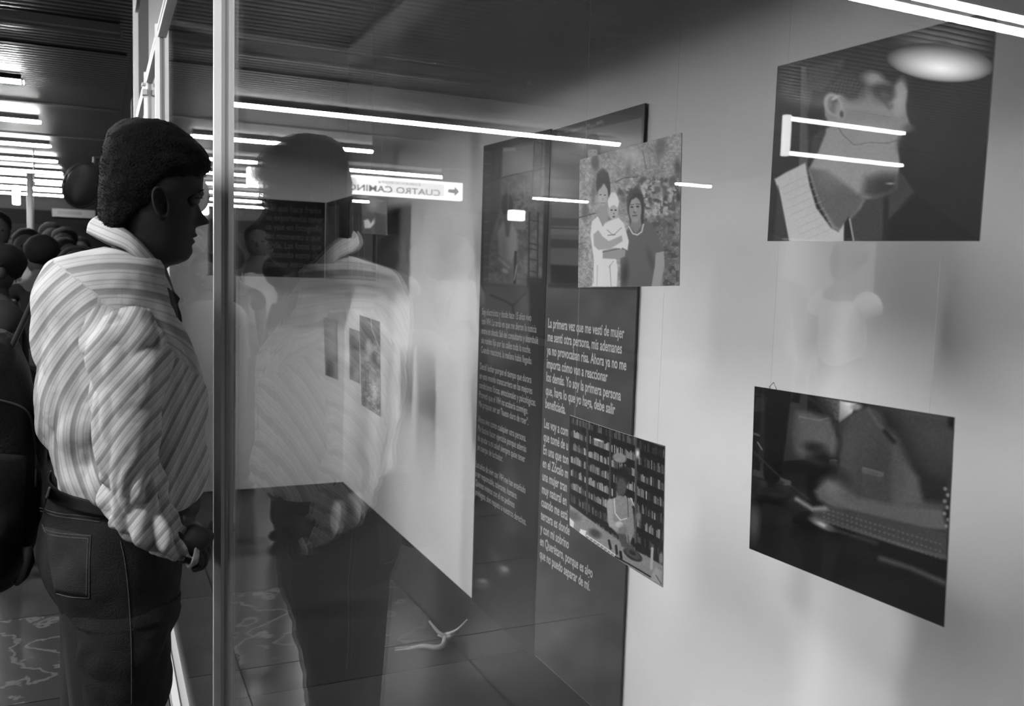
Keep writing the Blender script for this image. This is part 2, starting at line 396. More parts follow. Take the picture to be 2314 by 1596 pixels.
# ------------------------------------------------------------------ text helper
def text_mesh(body, size, sx, spacing, bold=.0):
    cu = bpy.data.curves.new('t', 'FONT'); cu.body = body; cu.size = size; cu.space_line = spacing; cu.offset = bold
    cu.resolution_u = 3; cu.align_x = 'LEFT'; cu.fill_mode = 'FRONT'
    o = bpy.data.objects.new('t', cu); C.objects.link(o)
    dg = bpy.context.evaluated_depsgraph_get(); dg.update()
    me = bpy.data.meshes.new_from_object(o.evaluated_get(dg)); bpy.data.objects.remove(o)
    me.transform(Matrix.Diagonal((sx, 1, 1, 1))); return me
def place_text(name, body, size, width, origin, udir, m, parent, spacing=1.0, bold=0., maxline=None):
    """text whose widest line measures width; origin = baseline start of first line; udir = reading direction; up = +z"""
    me = text_mesh(body, size, 1, spacing, bold)
    xs = [v.co.x for v in me.vertices]; sx = width/max(xs)
    u = Vector(udir); up = Vector((0, 0, 1)); nn = u.cross(up)
    mt = Matrix(((u.x*sx, up.x, nn.x, origin[0]), (u.y*sx, up.y, nn.y, origin[1]), (u.z*sx, up.z, nn.z, origin[2]), (0, 0, 0, 1)))
    me.transform(mt); me.materials.clear(); me.materials.append(m); me.name = name
    return link(name, me, None, parent)

# ------------------------------------------------------------------ painter for the flat prints
def lin(v): v = np.clip(v/255., 0, 1); return np.where(v < .04045, v/12.92, ((v+.055)/1.055)**2.4)
class Pic:
    def __init__(s, c4, nu, nv, X=1.0, curl=0.0):
        """c4: corners tl,tr,br,bl as seen, on the plane x=X"""
        K = [on(p[0], p[1], 0, X) for p in c4]
        u = np.linspace(0, 1, nu+1); v = np.linspace(0, 1, nv+1); U, V = np.meshgrid(u, v)
        s.P = ((1-U)*(1-V))[..., None]*K[0]+(U*(1-V))[..., None]*K[1]+(U*V)[..., None]*K[2]+((1-U)*V)[..., None]*K[3]
        s.P[..., 0] += curl*(4*(U-.5)**2-1)*.5
        d = s.P-EYE; dep = d@_F; s.x = CX+FPX*(d@_R)/dep; s.y = CY-FPX*(d@_U)/dep
        s.nu, s.nv = nu, nv; s.c = np.full(s.x.shape, 128.); s.K = K
    def _mix(s, a, v): s.c = s.c*(1-a)+v*a
    def ell(s, cx, cy, rx, ry, v, rot=0, soft=.12, a=1):
        q = math.radians(rot); X = s.x-cx; Y = s.y-cy; x = X*math.cos(q)+Y*math.sin(q); y = -X*math.sin(q)+Y*math.cos(q)
        r = np.sqrt((x/rx)**2+(y/ry)**2); s._mix(np.clip((1+soft-r)/(2*soft), 0, 1)*a, v)
    def sd(s, pts):
        n = len(pts); D = np.full(s.x.shape, 1e9); ins = np.zeros(s.x.shape, bool)
        for i in range(n):
            x0, y0 = pts[i]; x1, y1 = pts[(i+1) % n]; ex, ey = x1-x0, y1-y0
            t = np.clip(((s.x-x0)*ex+(s.y-y0)*ey)/(ex*ex+ey*ey+1e-9), 0, 1)
            D = np.minimum(D, np.hypot(s.x-x0-t*ex, s.y-y0-t*ey))
            if y0 != y1:
                c = ((s.y >= min(y0, y1)) & (s.y < max(y0, y1))); xi = x0+(s.y-y0)/(y1-y0)*ex; ins ^= c & (s.x < xi)
        return np.where(ins, -D, D)
    def poly(s, pts, v, soft=1.5, a=1): s._mix(np.clip(.5-s.sd(pts)/(2*soft), 0, 1)*a, v)
    def line(s, pts, w, v, a=1, soft=1.):
        D = np.full(s.x.shape, 1e9)
        for i in range(len(pts)-1):
            x0, y0 = pts[i]; x1, y1 = pts[i+1]; ex, ey = x1-x0, y1-y0
            t = np.clip(((s.x-x0)*ex+(s.y-y0)*ey)/(ex*ex+ey*ey+1e-9), 0, 1)
            D = np.minimum(D, np.hypot(s.x-x0-t*ex, s.y-y0-t*ey))
        s._mix(np.clip((w/2+soft-D)/(2*soft), 0, 1)*a, v)
    def noise(s, sc, amp, seed=0, mask=None, thr=None, val=None):
        r = np.random.RandomState(seed); g = r.rand(160, 160)
        X = (s.x-s.x.min())/sc; Y = (s.y-s.y.min())/sc; i = X.astype(int) % 159; j = Y.astype(int) % 159; fx = X-X.astype(int); fy = Y-Y.astype(int)
        fx = fx*fx*(3-2*fx); fy = fy*fy*(3-2*fy)
        n = g[j, i]*(1-fx)*(1-fy)+g[j, i+1]*fx*(1-fy)+g[j+1, i]*(1-fx)*fy+g[j+1, i+1]*fx*fy
        mk = 1 if mask is None else np.clip(.5-s.sd(mask)/12, 0, 1)
        if thr is None: s.c = s.c+(n-.5)*2*amp*mk
        else: s._mix(np.clip((n-thr)*8, 0, 1)*mk*amp, val)
    def build(s, name, m, ref=205., alb=.8, parent=None, thick=.002, edge=.6):
        nu, nv = s.nu, s.nv; g = lin(np.clip(s.c, 4, 255))/lin(np.array(ref))*alb; g = np.clip(g, .002, .9).ravel()
        V = s.P.reshape(-1, 3); N = len(V); W = nu+1
        j, i = np.meshgrid(np.arange(nv), np.arange(nu), indexing='ij'); q = (j*W+i).ravel()
        F = np.stack([q, q+W, q+W+1, q+1], 1)
        # backing board behind the printed face
        cs = [V[0], V[nu], V[N-1], V[N-1-nu]]; off = np.array((thick, 0, 0)); e = np.array((.0006, 0, 0))
        top = [k for k in range(W)]; bot = [N-W+k for k in range(W)]
        B = [V[k]+e for k in top]+[V[k]+off for k in top]+[V[k]+e for k in bot]+[V[k]+off for k in bot]
        b0 = N; ex = []
        for k in range(nu):
            a, b_, c, d = b0+k, b0+W+k, b0+2*W+k, b0+3*W+k
            ex += [(a, a+1, b_+1, b_), (c, d, d+1, c+1), (b_, b_+1, d+1, d), (a, c, c+1, a+1)]
        ex += [(b0, b0+W, b0+3*W, b0+2*W), (b0+nu, b0+2*W+nu, b0+3*W+nu, b0+W+nu)]
        me = bpy.data.meshes.new(name)
        me.from_pydata(np.vstack([V, np.array(B)]).tolist(), [], F.tolist()+ex)
        at = me.color_attributes.new('Col', 'FLOAT_COLOR', 'POINT')
        col = np.ones((N+len(B), 4)); col[:N, :3] = g[:, None]; col[N:, :3] = edge
        at.data.foreach_set('color', col.ravel()); me.update()
        return link(name, me, m, parent)
# ------------------------------------------------------------------ the hanging prints
def hang(pic, z1, root, n=(.12, .88)):
    for t in n:
        k = pic.K; p = np.array(k[0])*(1-t)+np.array(k[1])*t; p = p+np.array((.001, 0, 0))
        MB().tube([p+np.array((0, 0, -.004)), (p[0], p[1], z1)], .00022, 5).build('thread', M_nylon, root)
def print_root(pic, label, group='photographic prints hung in the booth'):
    c = np.mean(pic.K, 0); return empty('hanging_photograph', (c[0], c[1], min(k[2] for k in pic.K)), label, 'photograph', group)
# --- family photo
p = Pic([(1310, 361), (1540, 300), (1534, 646), (1306, 650)], 220, 330)
p.c[:] = 150; p.noise(26, 14, 1); p.noise(7, 18, 2); p.noise(3, 20, 3)
p.c += (p.y-480)*-.03
p.noise(9, .8, 4, [(1410, 430), (1480, 400), (1536, 380), (1536, 650), (1490, 650), (1500, 560), (1430, 480)], .55, 70)
p.noise(5, .7, 5, [(1400, 420), (1536, 400), (1536, 650), (1490, 650), (1480, 520), (1440, 470)], .6, 200)
p.poly([(1460, 500), (1536, 470), (1536, 648), (1490, 648)], 62, 14, .55)
p.ell(1345, 368, 9, 17, 60, 0, .4, .8); p.ell(1493, 332, 12, 24, 80, 10, .5, .7); p.ell(1420, 385, 6, 30, 90, 8, .6, .6); p.ell(1430, 350, 26, 18, 205, 15, .9, .7)
p.line([(1390, 412), (1410, 402), (1440, 400)], 2, 70); p.line([(1452, 340), (1460, 380)], 1.6, 90)
p.line([(1308, 492), (1345, 482)], 3, 60, .8); p.ell(1322, 476, 7, 22, 80, 0, .5, .8); p.ell(1342, 430, 5, 35, 95, 5, .5, .6)
p.ell(1533, 445, 6, 12, 35, 0, .5, .9); p.ell(1531, 380, 7, 20, 60, 0, .6, .8)
for q in range(26):
    p.ell(1400+rng.rand()*130, 405+rng.rand()*60, 4+rng.rand()*7, 3+rng.rand()*6, 50+rng.rand()*45, rng.rand()*90, .5, .8)
for q in range(24): p.ell(1415+rng.rand()*110, 400+rng.rand()*90, 2+rng.rand()*3, 2+rng.rand()*3, 200, rng.rand()*90, .5, .7)
# standing youth in white shirt
p.poly([(1338, 500), (1352, 488), (1366, 492), (1378, 520), (1375, 560), (1370, 648), (1338, 648), (1342, 590), (1334, 530)], 226, 1.5)
p.poly([(1352, 486), (1362, 512), (1372, 492)], 130, 1.5); p.line([(1352, 488), (1362, 505), (1368, 494)], 1.2, 90)
p.poly([(1355, 455), (1372, 452), (1374, 498), (1362, 510), (1353, 492)], 150, 2); p.ell(1363, 418, 15.5, 35, 36, -2, .15); p.ell(1362.5, 439, 11.5, 25, 176, 0, .14); p.ell(1359, 446, 6, 12, 195, 0, .8, .6); p.poly([(1350, 392), (1374, 390), (1377, 428), (1371, 424), (1365, 412), (1358, 424), (1351, 430)], 38, 2.5); p.ell(1360, 395, 8, 6, 70, 10, .9, .6)
p.line([(1376, 410), (1378, 450)], 3.5, 30); p.ell(1357, 440, 2.5, 1.6, 90); p.ell(1367, 441, 2.5, 1.6, 90); p.line([(1358, 459), (1367, 459)], 1.6, 110); p.ell(1362, 450, 1.6, 3, 150)
p.line([(1340, 575), (1341, 640)], 1.2, 150); p.line([(1350, 600), (1349, 645)], 1.4, 170)
# woman
p.poly([(1404, 648), (1402, 590), (1412, 530), (1424, 508), (1440, 512), (1456, 500), (1474, 506), (1486, 530), (1498, 568), (1480, 575), (1482, 600), (1474, 648)], 92, 2)
p.ell(1412, 620, 8, 26, 40, 5, .6, .8); p.ell(1470, 585, 6, 24, 66, -15, .7, .7)
p.poly([(1482, 572), (1500, 568), (1502, 600), (1492, 648), (1472, 648), (1480, 600)], 158, 1.5)
p.ell(1436, 463, 19, 37, 32, 0, .15); p.ell(1430, 440, 9, 8, 62, 20, .9, .7); p.poly([(1420, 470), (1456, 465), (1454, 508), (1424, 508)], 30, 2)
p.poly([(1427, 492), (1448, 490), (1450, 510), (1437, 528), (1424, 512)], 128, 1.5)
p.line([(1421, 512), (1430, 528), (1440, 531), (1450, 524), (1454, 507)], 3.2, 205)
p.ell(1435.5, 474, 14, 30, 146, 0, .1); p.ell(1431, 456, 9, 12, 175, 0, .5, .6); p.poly([(1420, 470), (1421, 450), (1433, 437), (1452, 440), (1454, 480), (1450, 456), (1438, 446), (1427, 452)], 28, 1.5)
p.ell(1428, 468, 3.6, 2.2, 50); p.ell(1441, 467, 3.8, 2.2, 50); p.line([(1424, 463), (1432, 462)], 1.5, 60); p.line([(1437, 461), (1446, 462)], 1.5, 60)
p.ell(1434, 480, 3.2, 3, 95, 0, .4); p.line([(1430, 488), (1439, 487)], 2.4, 62); p.ell(1435, 497, 6, 4, 165, 0, .5, .5); p.line([(1436, 470), (1436, 478)], 1.5, 185)
# baby
p.poly([(1372, 502), (1384, 496), (1398, 492), (1410, 505), (1421, 545), (1418, 566), (1406, 560), (1396, 575), (1376, 572), (1366, 530)], 226, 1.5)
p.poly([(1364, 585), (1392, 580), (1396, 610), (1394, 648), (1364, 648)], 224, 1.5); p.line([(1378, 600), (1381, 646)], 1.6, 150); p.line([(1386, 590), (1376, 605)], 1.4, 160)
p.ell(1386, 476, 11.5, 19, 176, 3, .1); p.ell(1386, 457, 12.5, 18, 230, 0, .12); p.ell(1386, 443, 8, 8, 228, 0, .2); p.ell(1386, 480, 10, 16, 178, 3, .1)
p.ell(1382, 475, 2.6, 1.8, 40); p.ell(1391, 475, 2.6, 1.8, 40); p.ell(1387, 483, 1.8, 1.6, 110); p.ell(1387, 490, 3.2, 2, 80)
p.line([(1372, 520), (1386, 532), (1404, 515)], 1.8, 150); p.line([(1374, 532), (1390, 530)], 2, 120)
p.poly([(1341, 530), (1352, 520), (1362, 535), (1376, 545), (1405, 532), (1407, 545), (1380, 562), (1352, 565), (1342, 555)], 168, 1.5)
p.poly([(1362, 566), (1390, 560), (1414, 565), (1412, 580), (1395, 586), (1362, 584)], 150, 1.5); p.line([(1362, 570), (1400, 562)], 1.5, 80)
r = print_root(p, 'hanging family photograph of a woman, a youth in white and a baby in a bonnet'); p.build('printed_sheet', M_print, 232., .8, r)
hang(p, 2.95, r, (.06, .95)); fam = p
# --- book shelf photo
p = Pic([(1287, 938), (1502, 1008), (1497, 1328), (1287, 1187)], 200, 300, curl=.012)
p.c[:] = 22
sh0 = 938; wx = 215.
def yy(x, t):   # slanted shelf line: t 0 at the print's top, 1 at its foot
    u = (x-1287)/wx; return (938+70*u)*(1-t)+(1187+141*u)*t
cols = [1287, 1327, 1379, 1437, 1502]
rnd = random.Random(3)
for ci in range(4):
    for ri in range(8):
        t0 = -.02+ri*.118+(0 if ci < 3 else .015); t1 = t0+.112
        x = cols[ci]+3
        while x < cols[ci+1]-3:
            wd = rnd.choice([2, 2.4, 3, 3.4]); hh = rnd.uniform(.18, .42)
            v = rnd.choice([30, 60, 90, 110, 135, 150, 165]) if ci < 3 else rnd.choice([25, 40, 60, 90, 120, 150])
            if ri == 0: v *= .6
            if ri > 5: v *= .6
            tt = t0*(1-hh)+t1*hh
            p.poly([(x, yy(x, tt)), (x+wd-.5, yy(x+wd, tt)), (x+wd-.5, yy(x+wd, t1-.022)), (x, yy(x, t1-.022))], v, .6)
            x += wd
for ci in range(1, 4): p.line([(cols[ci], yy(cols[ci], 0)), (cols[ci]-1, yy(cols[ci], .8))], 4.5, 58 if ci < 3 else 75)
p.ell(1352, 995, 9, 2.4, 200, 18, .6); p.ell(1441, 1025, 4, 9, 225, 0, .7); p.ell(1400, 1035, 16, 11, 128, 15, .15)
p.poly([(1287, 1140), (1330, 1172), (1400, 1222), (1420, 1236), (1470, 1262), (1500, 1280), (1500, 1340), (1287, 1195)], 128, 1.5)
p.ell(1297, 1166, 16, 9, 90, 30, .5); p.poly([(1312, 1196), (1325, 1200), (1322, 1212), (1308, 1206)], 215, 1); p.poly([(1287, 1170), (1297, 1180), (1296, 1193), (1287, 1190)], 210, 1)
p.ell(1345, 1206, 14, 9, 60, 30, .4); p.line([(1376, 1222), (1380, 1240)], 5, 15); p.line([(1392, 1234), (1394, 1252)], 5, 15); p.line([(1402, 1248), (1404, 1262)], 6, 12)
p.line([(1390, 1258), (1430, 1280), (1470, 1304)], 3, 14)
for a in range(9):
    x0 = 1320+a*8; p.line([(x0, 1212+a*5.6), (x0+5, 1224+a*5.6)], 1.6, 225); p.line([(x0+5, 1210+a*5.6), (x0-3, 1226+a*5.6)], 1.4, 225)
p.line([(1318, 1222), (1350, 1247), (1390, 1272)], 1.6, 225); p.line([(1326, 1210), (1360, 1232), (1390, 1254)], 1.6, 225); p.line([(1322, 1216), (1355, 1240), (1391, 1263)], 1.3, 215)
p.ell(1430, 1254, 24, 11, 36, 32, .1); p.ell(1430, 1252, 20, 8, 66, 32, .15); p.ell(1429, 1250, 9, 4, 30, 32, .3)
# seated reader in a strappy top
p.ell(1408, 1080, 14, 22, 34, 0, .12); p.ell(1411, 1066, 17, 12, 24, 0, .3, .8); p.ell(1404, 1102, 11, 22, 70, 0, .2)
p.poly([(1374, 1130), (1392, 1124), (1400, 1120), (1418, 1126), (1430, 1150), (1434, 1200), (1422, 1235), (1404, 1236), (1398, 1210), (1386, 1198), (1372, 1180)], 128, 1.5)
p.poly([(1370, 1140), (1376, 1127), (1386, 1130), (1385, 1176), (1400, 1190), (1396, 1200), (1376, 1190)], 150, 1.5); p.line([(1388, 1128), (1390, 1160), (1402, 1176), (1416, 1172)], 2, 205); p.line([(1418, 1130), (1420, 1168)], 1.5, 60)
p.ell(1400, 1186, 9, 7, 180, 20, .25); p.ell(1408, 1200, 10, 12, 108, 0, .4); p.ell(1443, 1168, 6, 12, 110, 0, .4); p.line([(1426, 1126), (1432, 1142)], 2, 205)
p.poly([(1395, 1205), (1420, 1210), (1424, 1240), (1405, 1236)], 70, 2); p.line([(1416, 1206), (1418, 1226)], 3, 120)
p.line([(1474, 1240), (1472, 1285)], 6, 165, 1, 1); p.poly([(1480, 1280), (1495, 1292), (1492, 1322), (1470, 1310)], 150, 2); p.ell(1494, 1262, 5, 14, 120, 0, .4); p.line([(1482, 1300), (1494, 1320)], 1.5, 60)
p.line([(1289, 939), (1500, 1009)], 1.2, 190, .8)
p.noise(3, 8, 9)
r = print_root(p, 'hanging photograph of a person reading before crowded bookshelves, curled at its foot'); p.build('printed_sheet', M_print, 215., .8, r)
hang(p, fam.K[3][2], r, (.06, .93))
# --- kissing picture
p = Pic([(1757, 150), (2254, 20), (2212, 545), (1734, 545)], 250, 250)
p.c[:] = 20; p.poly([(1811, 150), (1823, 150), (1830, 220), (1825, 380), (1805, 380)], 78, 2); p.poly([(1822, 150), (1905, 135), (1905, 200), (1850, 240), (1826, 330)], 55, 6)
p.poly([(2020, 380), (2035, 385), (2070, 440), (2005, 500), (1995, 545), (1905, 545), (1900, 500), (1960, 440)], 56, 3); p.line([(2003, 430), (2001, 545)], 12, 22, 1, 3)
p.poly([(2008, 545), (2010, 500), (2060, 440), (2120, 420), (2225, 400), (2225, 545)], 10, 6)
p.poly([(2030, 230), (2075, 190), (2140, 160), (2225, 150), (2240, 30), (2260, 20), (2215, 545), (2080, 445), (2058, 400), (2032, 390), (2030, 355), (2066, 315), (2062, 290)], 20, 5)
p.ell(2100, 300, 62, 80, 34, 0, .5, .8); p.ell(2060, 260, 24, 30, 44, 0, .7, .6); p.ell(2110, 100, 130, 60, 10, 20, .4, .8)
# face, neck
p.poly([(1862, 245), (1880, 190), (1930, 160), (1985, 170), (2012, 200), (2036, 186), (2050, 205), (2046, 235), (2050, 262), (2058, 284), (2052, 296), (2040, 303), (2034, 320), (2030, 340), (2034, 370), (2028, 400), (2028, 425), (2012, 438), (1980, 448), (1955, 450), (1945, 470), (1918, 498), (1900, 525), (1880, 515), (1850, 460), (1826, 385), (1850, 340), (1866, 300)], 150, 3)
p.poly([(1955, 400), (2026, 395), (2026, 430), (2008, 440), (1975, 448), (1948, 440)], 62, 12); p.poly([(1826, 380), (1870, 385), (1955, 450), (1940, 475), (1900, 522), (1885, 512), (1850, 460)], 92, 6)
p.ell(1885, 345, 34, 60, 168, 10, .7, .5); p.ell(1975, 330, 38, 34, 165, 0, .7, .6); p.poly([(1838, 300), (1862, 290), (1845, 345), (1828, 365)], 60, 6, .8)
p.poly([(1870, 195), (1895, 165), (1935, 152), (1975, 158), (1965, 170), (1945, 180), (1938, 222), (1920, 226), (1900, 212), (1880, 214), (1862, 222), (1862, 260), (1876, 285), (1850, 300), (1840, 260), (1848, 225)], 38, 4)
p.poly([(1838, 205), (1860, 210), (1858, 262), (1846, 300), (1828, 310), (1826, 260)], 10, 4)
p.ell(1882, 236, 20, 27, 168, -18, .12); p.ell(1884, 238, 13, 19, 110, -18, .2); p.ell(1888, 236, 8, 13, 60, -18, .4); p.ell(1898, 252, 11, 20, 175, -10, .4, .8); p.ell(1886, 222, 8, 3.5, 190, -30, .5); p.ell(1902, 258, 4, 7, 60, 0, .5)
p.ell(1998, 205, 28, 26, 26, 20, .5); p.ell(2003, 212, 12, 6, 100, 10, .5); p.ell(1985, 186, 26, 8, 150, 12, .6); p.ell(1968, 175, 22, 12, 175, 0, .6, .7)
p.ell(2032, 215, 14, 34, 168, 10, .5); p.ell(1965, 225, 34, 12, 128, 10, .8, .6); p.line([(1990, 215), (2010, 245), (2015, 240)], 7, 60, .8, 4)
p.ell(2052, 290, 13, 9, 110, 0, .6); p.ell(2040, 322, 10, 18, 60, 0, .5, .8); p.ell(2050, 330, 18, 20, 30, 0, .7, .8)
p.line([(1886, 275), (1905, 305), (1930, 328), (1965, 322), (2005, 324), (2035, 315)], 1.6, 80, .8); p.line([(1925, 250), (2012, 265)], 1.4, 100, .7)
p.ell(1935, 190, 26, 36, 30, 20, .5, .9); p.ell(1905, 175, 30, 20, 45, -30, .8, .8)
for q in range(40): p.line([(1862+q*2.1, 215-abs(q-20)*.6), (1870+q*2.2, 172+abs(q-22)*1.1)], 1.2, 22+(q*37 % 50), .6)
p.ell(1972, 178, 20, 11, 178, 10, .8, .9); p.ell(2034, 224, 13, 32, 182, 6, .6, .9); p.ell(1998, 206, 22, 15, 22, 25, .6, .9); p.ell(2000, 216, 11, 6, 82, 25, .6, .9); p.ell(1960, 250, 50, 16, 118, 10, .9, .6); p.ell(1975, 290, 44, 20, 172, 5, .9, .6)
p.ell(1950, 370, 50, 40, 160, 0, .9, .6); p.ell(2000, 420, 30, 22, 40, 0, .8, .8); p.ell(2012, 415, 8, 2, 170, 0, .8, .9); p.ell(2150, 210, 40, 50, 42, 30, .9, .6); p.ell(2075, 330, 22, 40, 34, 0, .9, .7)
p.poly([(1750, 405), (1775, 390), (1820, 368), (1830, 420), (1845, 470), (1878, 515), (1895, 524), (1908, 505), (1908, 550), (1783, 550), (1762, 440)], 190, 2.5)
for q in range(9): p.line([(1765+q*6, 425+q*15), (1828+q*7, 395+q*15)], 1.6, 160, .6)
p.poly([(1748, 545), (1758, 420), (1782, 545)], 48, 3); p.poly([(1907, 545), (1908, 505), (1918, 490), (1930, 545)], 14, 2); p.line([(1920, 495), (1929, 545)], 4, 150); p.noise(3, 5, 3)
r = print_root(p, 'large hanging photograph of two faces about to kiss, one in a pale knitted top'); p.build('printed_sheet', M_print, 215., .8, r)
hang(p, 2.95, r, (.06, .94)); kis = p
# --- sleeping picture
p = Pic([(1705, 873), (2156, 943), (2133, 1418), (1693, 1240)], 230, 230)
p.c[:] = 22
for q in range(8): p.line([(1712+q*3.2, 900), (1704+q*3.2, 930)], 1.5, 120, .8)
p.line([(1705, 890), (1740, 900)], 4, 40); p.line([(1704, 980), (1715, 984)], 5, 90)
p.line([(1712, 1000), (1722, 1016)], 3, 110); p.poly([(1840, 893), (1902, 906), (1898, 950), (1870, 950), (1850, 925)], 125, 3); p.noise(4, 20, 3, [(1840, 893), (1902, 906), (1898, 950), (1850, 930)])
p.poly([(1898, 906), (1935, 912), (1925, 935), (1895, 958)], 215, 2); p.ell(1935, 920, 12, 8, 140, 0, .5)
p.poly([(1892, 958), (1925, 935), (1962, 918), (2158, 940), (2150, 1100), (2140, 1150), (2060, 1150), (1990, 1145), (1930, 1130), (1880, 1120), (1895, 1050), (1905, 1000)], 62, 5)
p.poly([(1975, 920), (1992, 930), (2003, 965), (2028, 985), (2040, 1010), (2060, 1060), (2085, 1130), (2140, 1140), (2150, 1060), (2110, 1010), (2060, 960), (2020, 930)], 26, 8)
p.poly([(1985, 922), (2156, 945), (2148, 1090), (2100, 1070), (2060, 1000), (2030, 960)], 46, 14, .8); p.ell(2110, 985, 60, 60, 66, 0, .8, .55)
p.poly([(2018, 990), (2040, 1040), (2075, 1080), (2085, 1140), (2020, 1145), (2010, 1080)], 80, 8); p.ell(1925, 1010, 34, 60, 74, 10, .8, .7); p.ell(1990, 1060, 40, 60, 50, 0, .8, .6)
p.line([(1962, 925), (1985, 960), (2020, 990)], 5, 90, .7, 4); p.line([(2000, 975), (2020, 998)], 10, 18, .9, 4)
p.ell(1800, 935, 90, 70, 18, 10, .4); p.poly([(1800, 930), (1830, 930), (1880, 950), (1892, 1000), (1880, 1040), (1850, 1060), (1800, 1040), (1795, 980)], 82, 8); p.ell(1852, 990, 30, 34, 92, 10, .7, .7)
p.ell(1800, 975, 16, 40, 60, 0, .7, .7); p.ell(1840, 1012, 26, 12, 34, 10, .6); p.ell(1862, 1035, 26, 12, 24, 10, .6); p.line([(1830, 900), (1880, 940), (1893, 985)], 7, 38, .9, 3); p.line([(1806, 942), (1850, 950), (1870, 946)], 3, 110, .7)
p.ell(1810, 1070, 90, 36, 14, 10, .4); p.poly([(1840, 1110), (1870, 1085), (1900, 1100), (1940, 1125), (2010, 1140), (2130, 1150), (2140, 1200), (2080, 1195), (1980, 1175), (1900, 1160), (1850, 1130)], 84, 6)
p.ell(1880, 1100, 24, 18, 104, 20, .7, .8); p.line([(1890, 1125), (1935, 1150)], 12, 96, .7, 6)
p.poly([(1832, 1150), (1860, 1140), (1935, 1155), (2060, 1185), (2140, 1205), (2140, 1262), (2040, 1240), (1930, 1200), (1840, 1170)], 58, 3); 
for q in range(26):
    for k in range(4): p.ell(1862+q*10.5, 1150+q*3.2+k*9+q*.3*k, 2.6, 1.8, 96, 10, .5, .8)
p.line([(1800, 1128), (1835, 1150), (1865, 1150)], 9, 130, .9, 4); p.line([(1832, 1168), (1930, 1200), (2060, 1240), (2140, 1262)], 7, 92, .7, 4); p.line([(1840, 1180), (2138, 1275)], 10, 10, 1, 4)
p.poly([(1700, 1120), (1800, 1140), (1840, 1175), (2140, 1280), (2140, 1420), (1693, 1245)], 13, 6); p.ell(1858, 1186, 22, 6, 170, 25, .8); p.line([(1870, 1192), (1980, 1228)], 6, 60, .9, 5)
p.line([(1990, 1262), (2060, 1285), (2136, 1318)], 9, 78, .95, 6); p.ell(1704, 1180, 12, 40, 70, 0, .6); p.line([(1704, 1022), (1770, 1085), (1830, 1130)], 3, 60, .7, 2)
for q in range(7): p.ell(2133+rng.rand()*10, 1105+q*14, 4, 4, 140, 0, .5, .8)
p.ell(2152, 955, 10, 14, 14, 0, .5); p.noise(3, 5, 8)
r = print_root(p, 'dark hanging photograph of a sleeper resting on one arm beside a beaded edge'); p.build('printed_sheet', M_print, 215., .8, r)
a = p.K
MB().tube([a[0]+np.array((.001, -.04, -.01)), a[0]+np.array((.001, -.036, .004)), a[0]+np.array((.001, -.045, .012)), a[0]+np.array((.001, -.052, .002)), a[0]+np.array((.001, -.05, -.014))], .0006, 5).build('hook', M_house, r)
hang(p, kis.K[3][2], r, (.1, .9))
# --- farther prints
p = Pic([(812, 712), (858, 727), (860, 943), (817, 915)], 60, 200); p.c[:] = 92; p.noise(9, 30, 2); p.noise(4, 30, 3)
p.poly([(812, 712), (858, 727), (858, 770), (812, 760)], 52, 3); p.line([(838, 716), (840, 742), (858, 790)], 2, 150); p.line([(812, 735), (835, 780), (858, 800)], 2, 130); p.ell(822, 765, 8, 16, 40, 0, .5); p.ell(833, 790, 7, 20, 150, 0, .5); p.ell(845, 880, 14, 26, 150, 0, .6); p.ell(846, 810, 5, 14, 50, 0, .5); p.noise(3, 40, 6, [(815, 850), (860, 870), (860, 943), (817, 915)])
r = print_root(p, 'tall narrow print with busy pattern, nearest of three below eye height on the left'); p.build('printed_sheet', M_print, 205., .8, r); hang(p, on(845, 532, 0, 1.0)[2], r, (.2, .8))
p = Pic([(789, 741), (812, 749), (813, 868), (790, 857)], 40, 100, X=1.2); p.c[:] = 110; p.noise(12, 20, 2); p.ell(806, 815, 12, 30, 60, 0, .6); p.ell(806, 850, 10, 18, 150, 0, .6)
r = print_root(p, 'narrow grey print partly behind the busy tall print'); p.build('printed_sheet', M_print, 205., .8, r); hang(p, 2.95, r, (.2, .8))
p = Pic([(731, 716), (761, 722), (763, 859), (735, 848)], 40, 100); p.c[:] = 118; p.noise(14, 14, 5); p.ell(742, 840, 10, 24, 50, 0, .7); p.ell(752, 770, 10, 30, 140, 0, .7)
r = print_root(p, 'pale narrow print, leftmost of the three prints below eye height'); p.build('printed_sheet', M_print, 205., .8, r); hang(p, 2.95, r, (.2, .8))
p = Pic([(816, 398), (874, 384), (874, 532), (818, 528)], 60, 120); p.c[:] = 62; p.noise(9, 14, 5); p.ell(842, 462, 12, 14, 120, 0, .6); p.poly([(822, 498), (832, 495), (838, 505), (848, 490), (850, 502), (836, 516), (824, 516)], 205, 2); p.poly([(846, 480), (872, 490), (872, 531), (848, 531)], 26, 4); p.line([(842, 452), (866, 455)], 3, 110)
r = print_root(p, 'print with a pale heart-like patch beside the mirrored lit sign'); p.build('printed_sheet', M_print, 205., .8, r); hang(p, 2.95, r, (.2, .8))
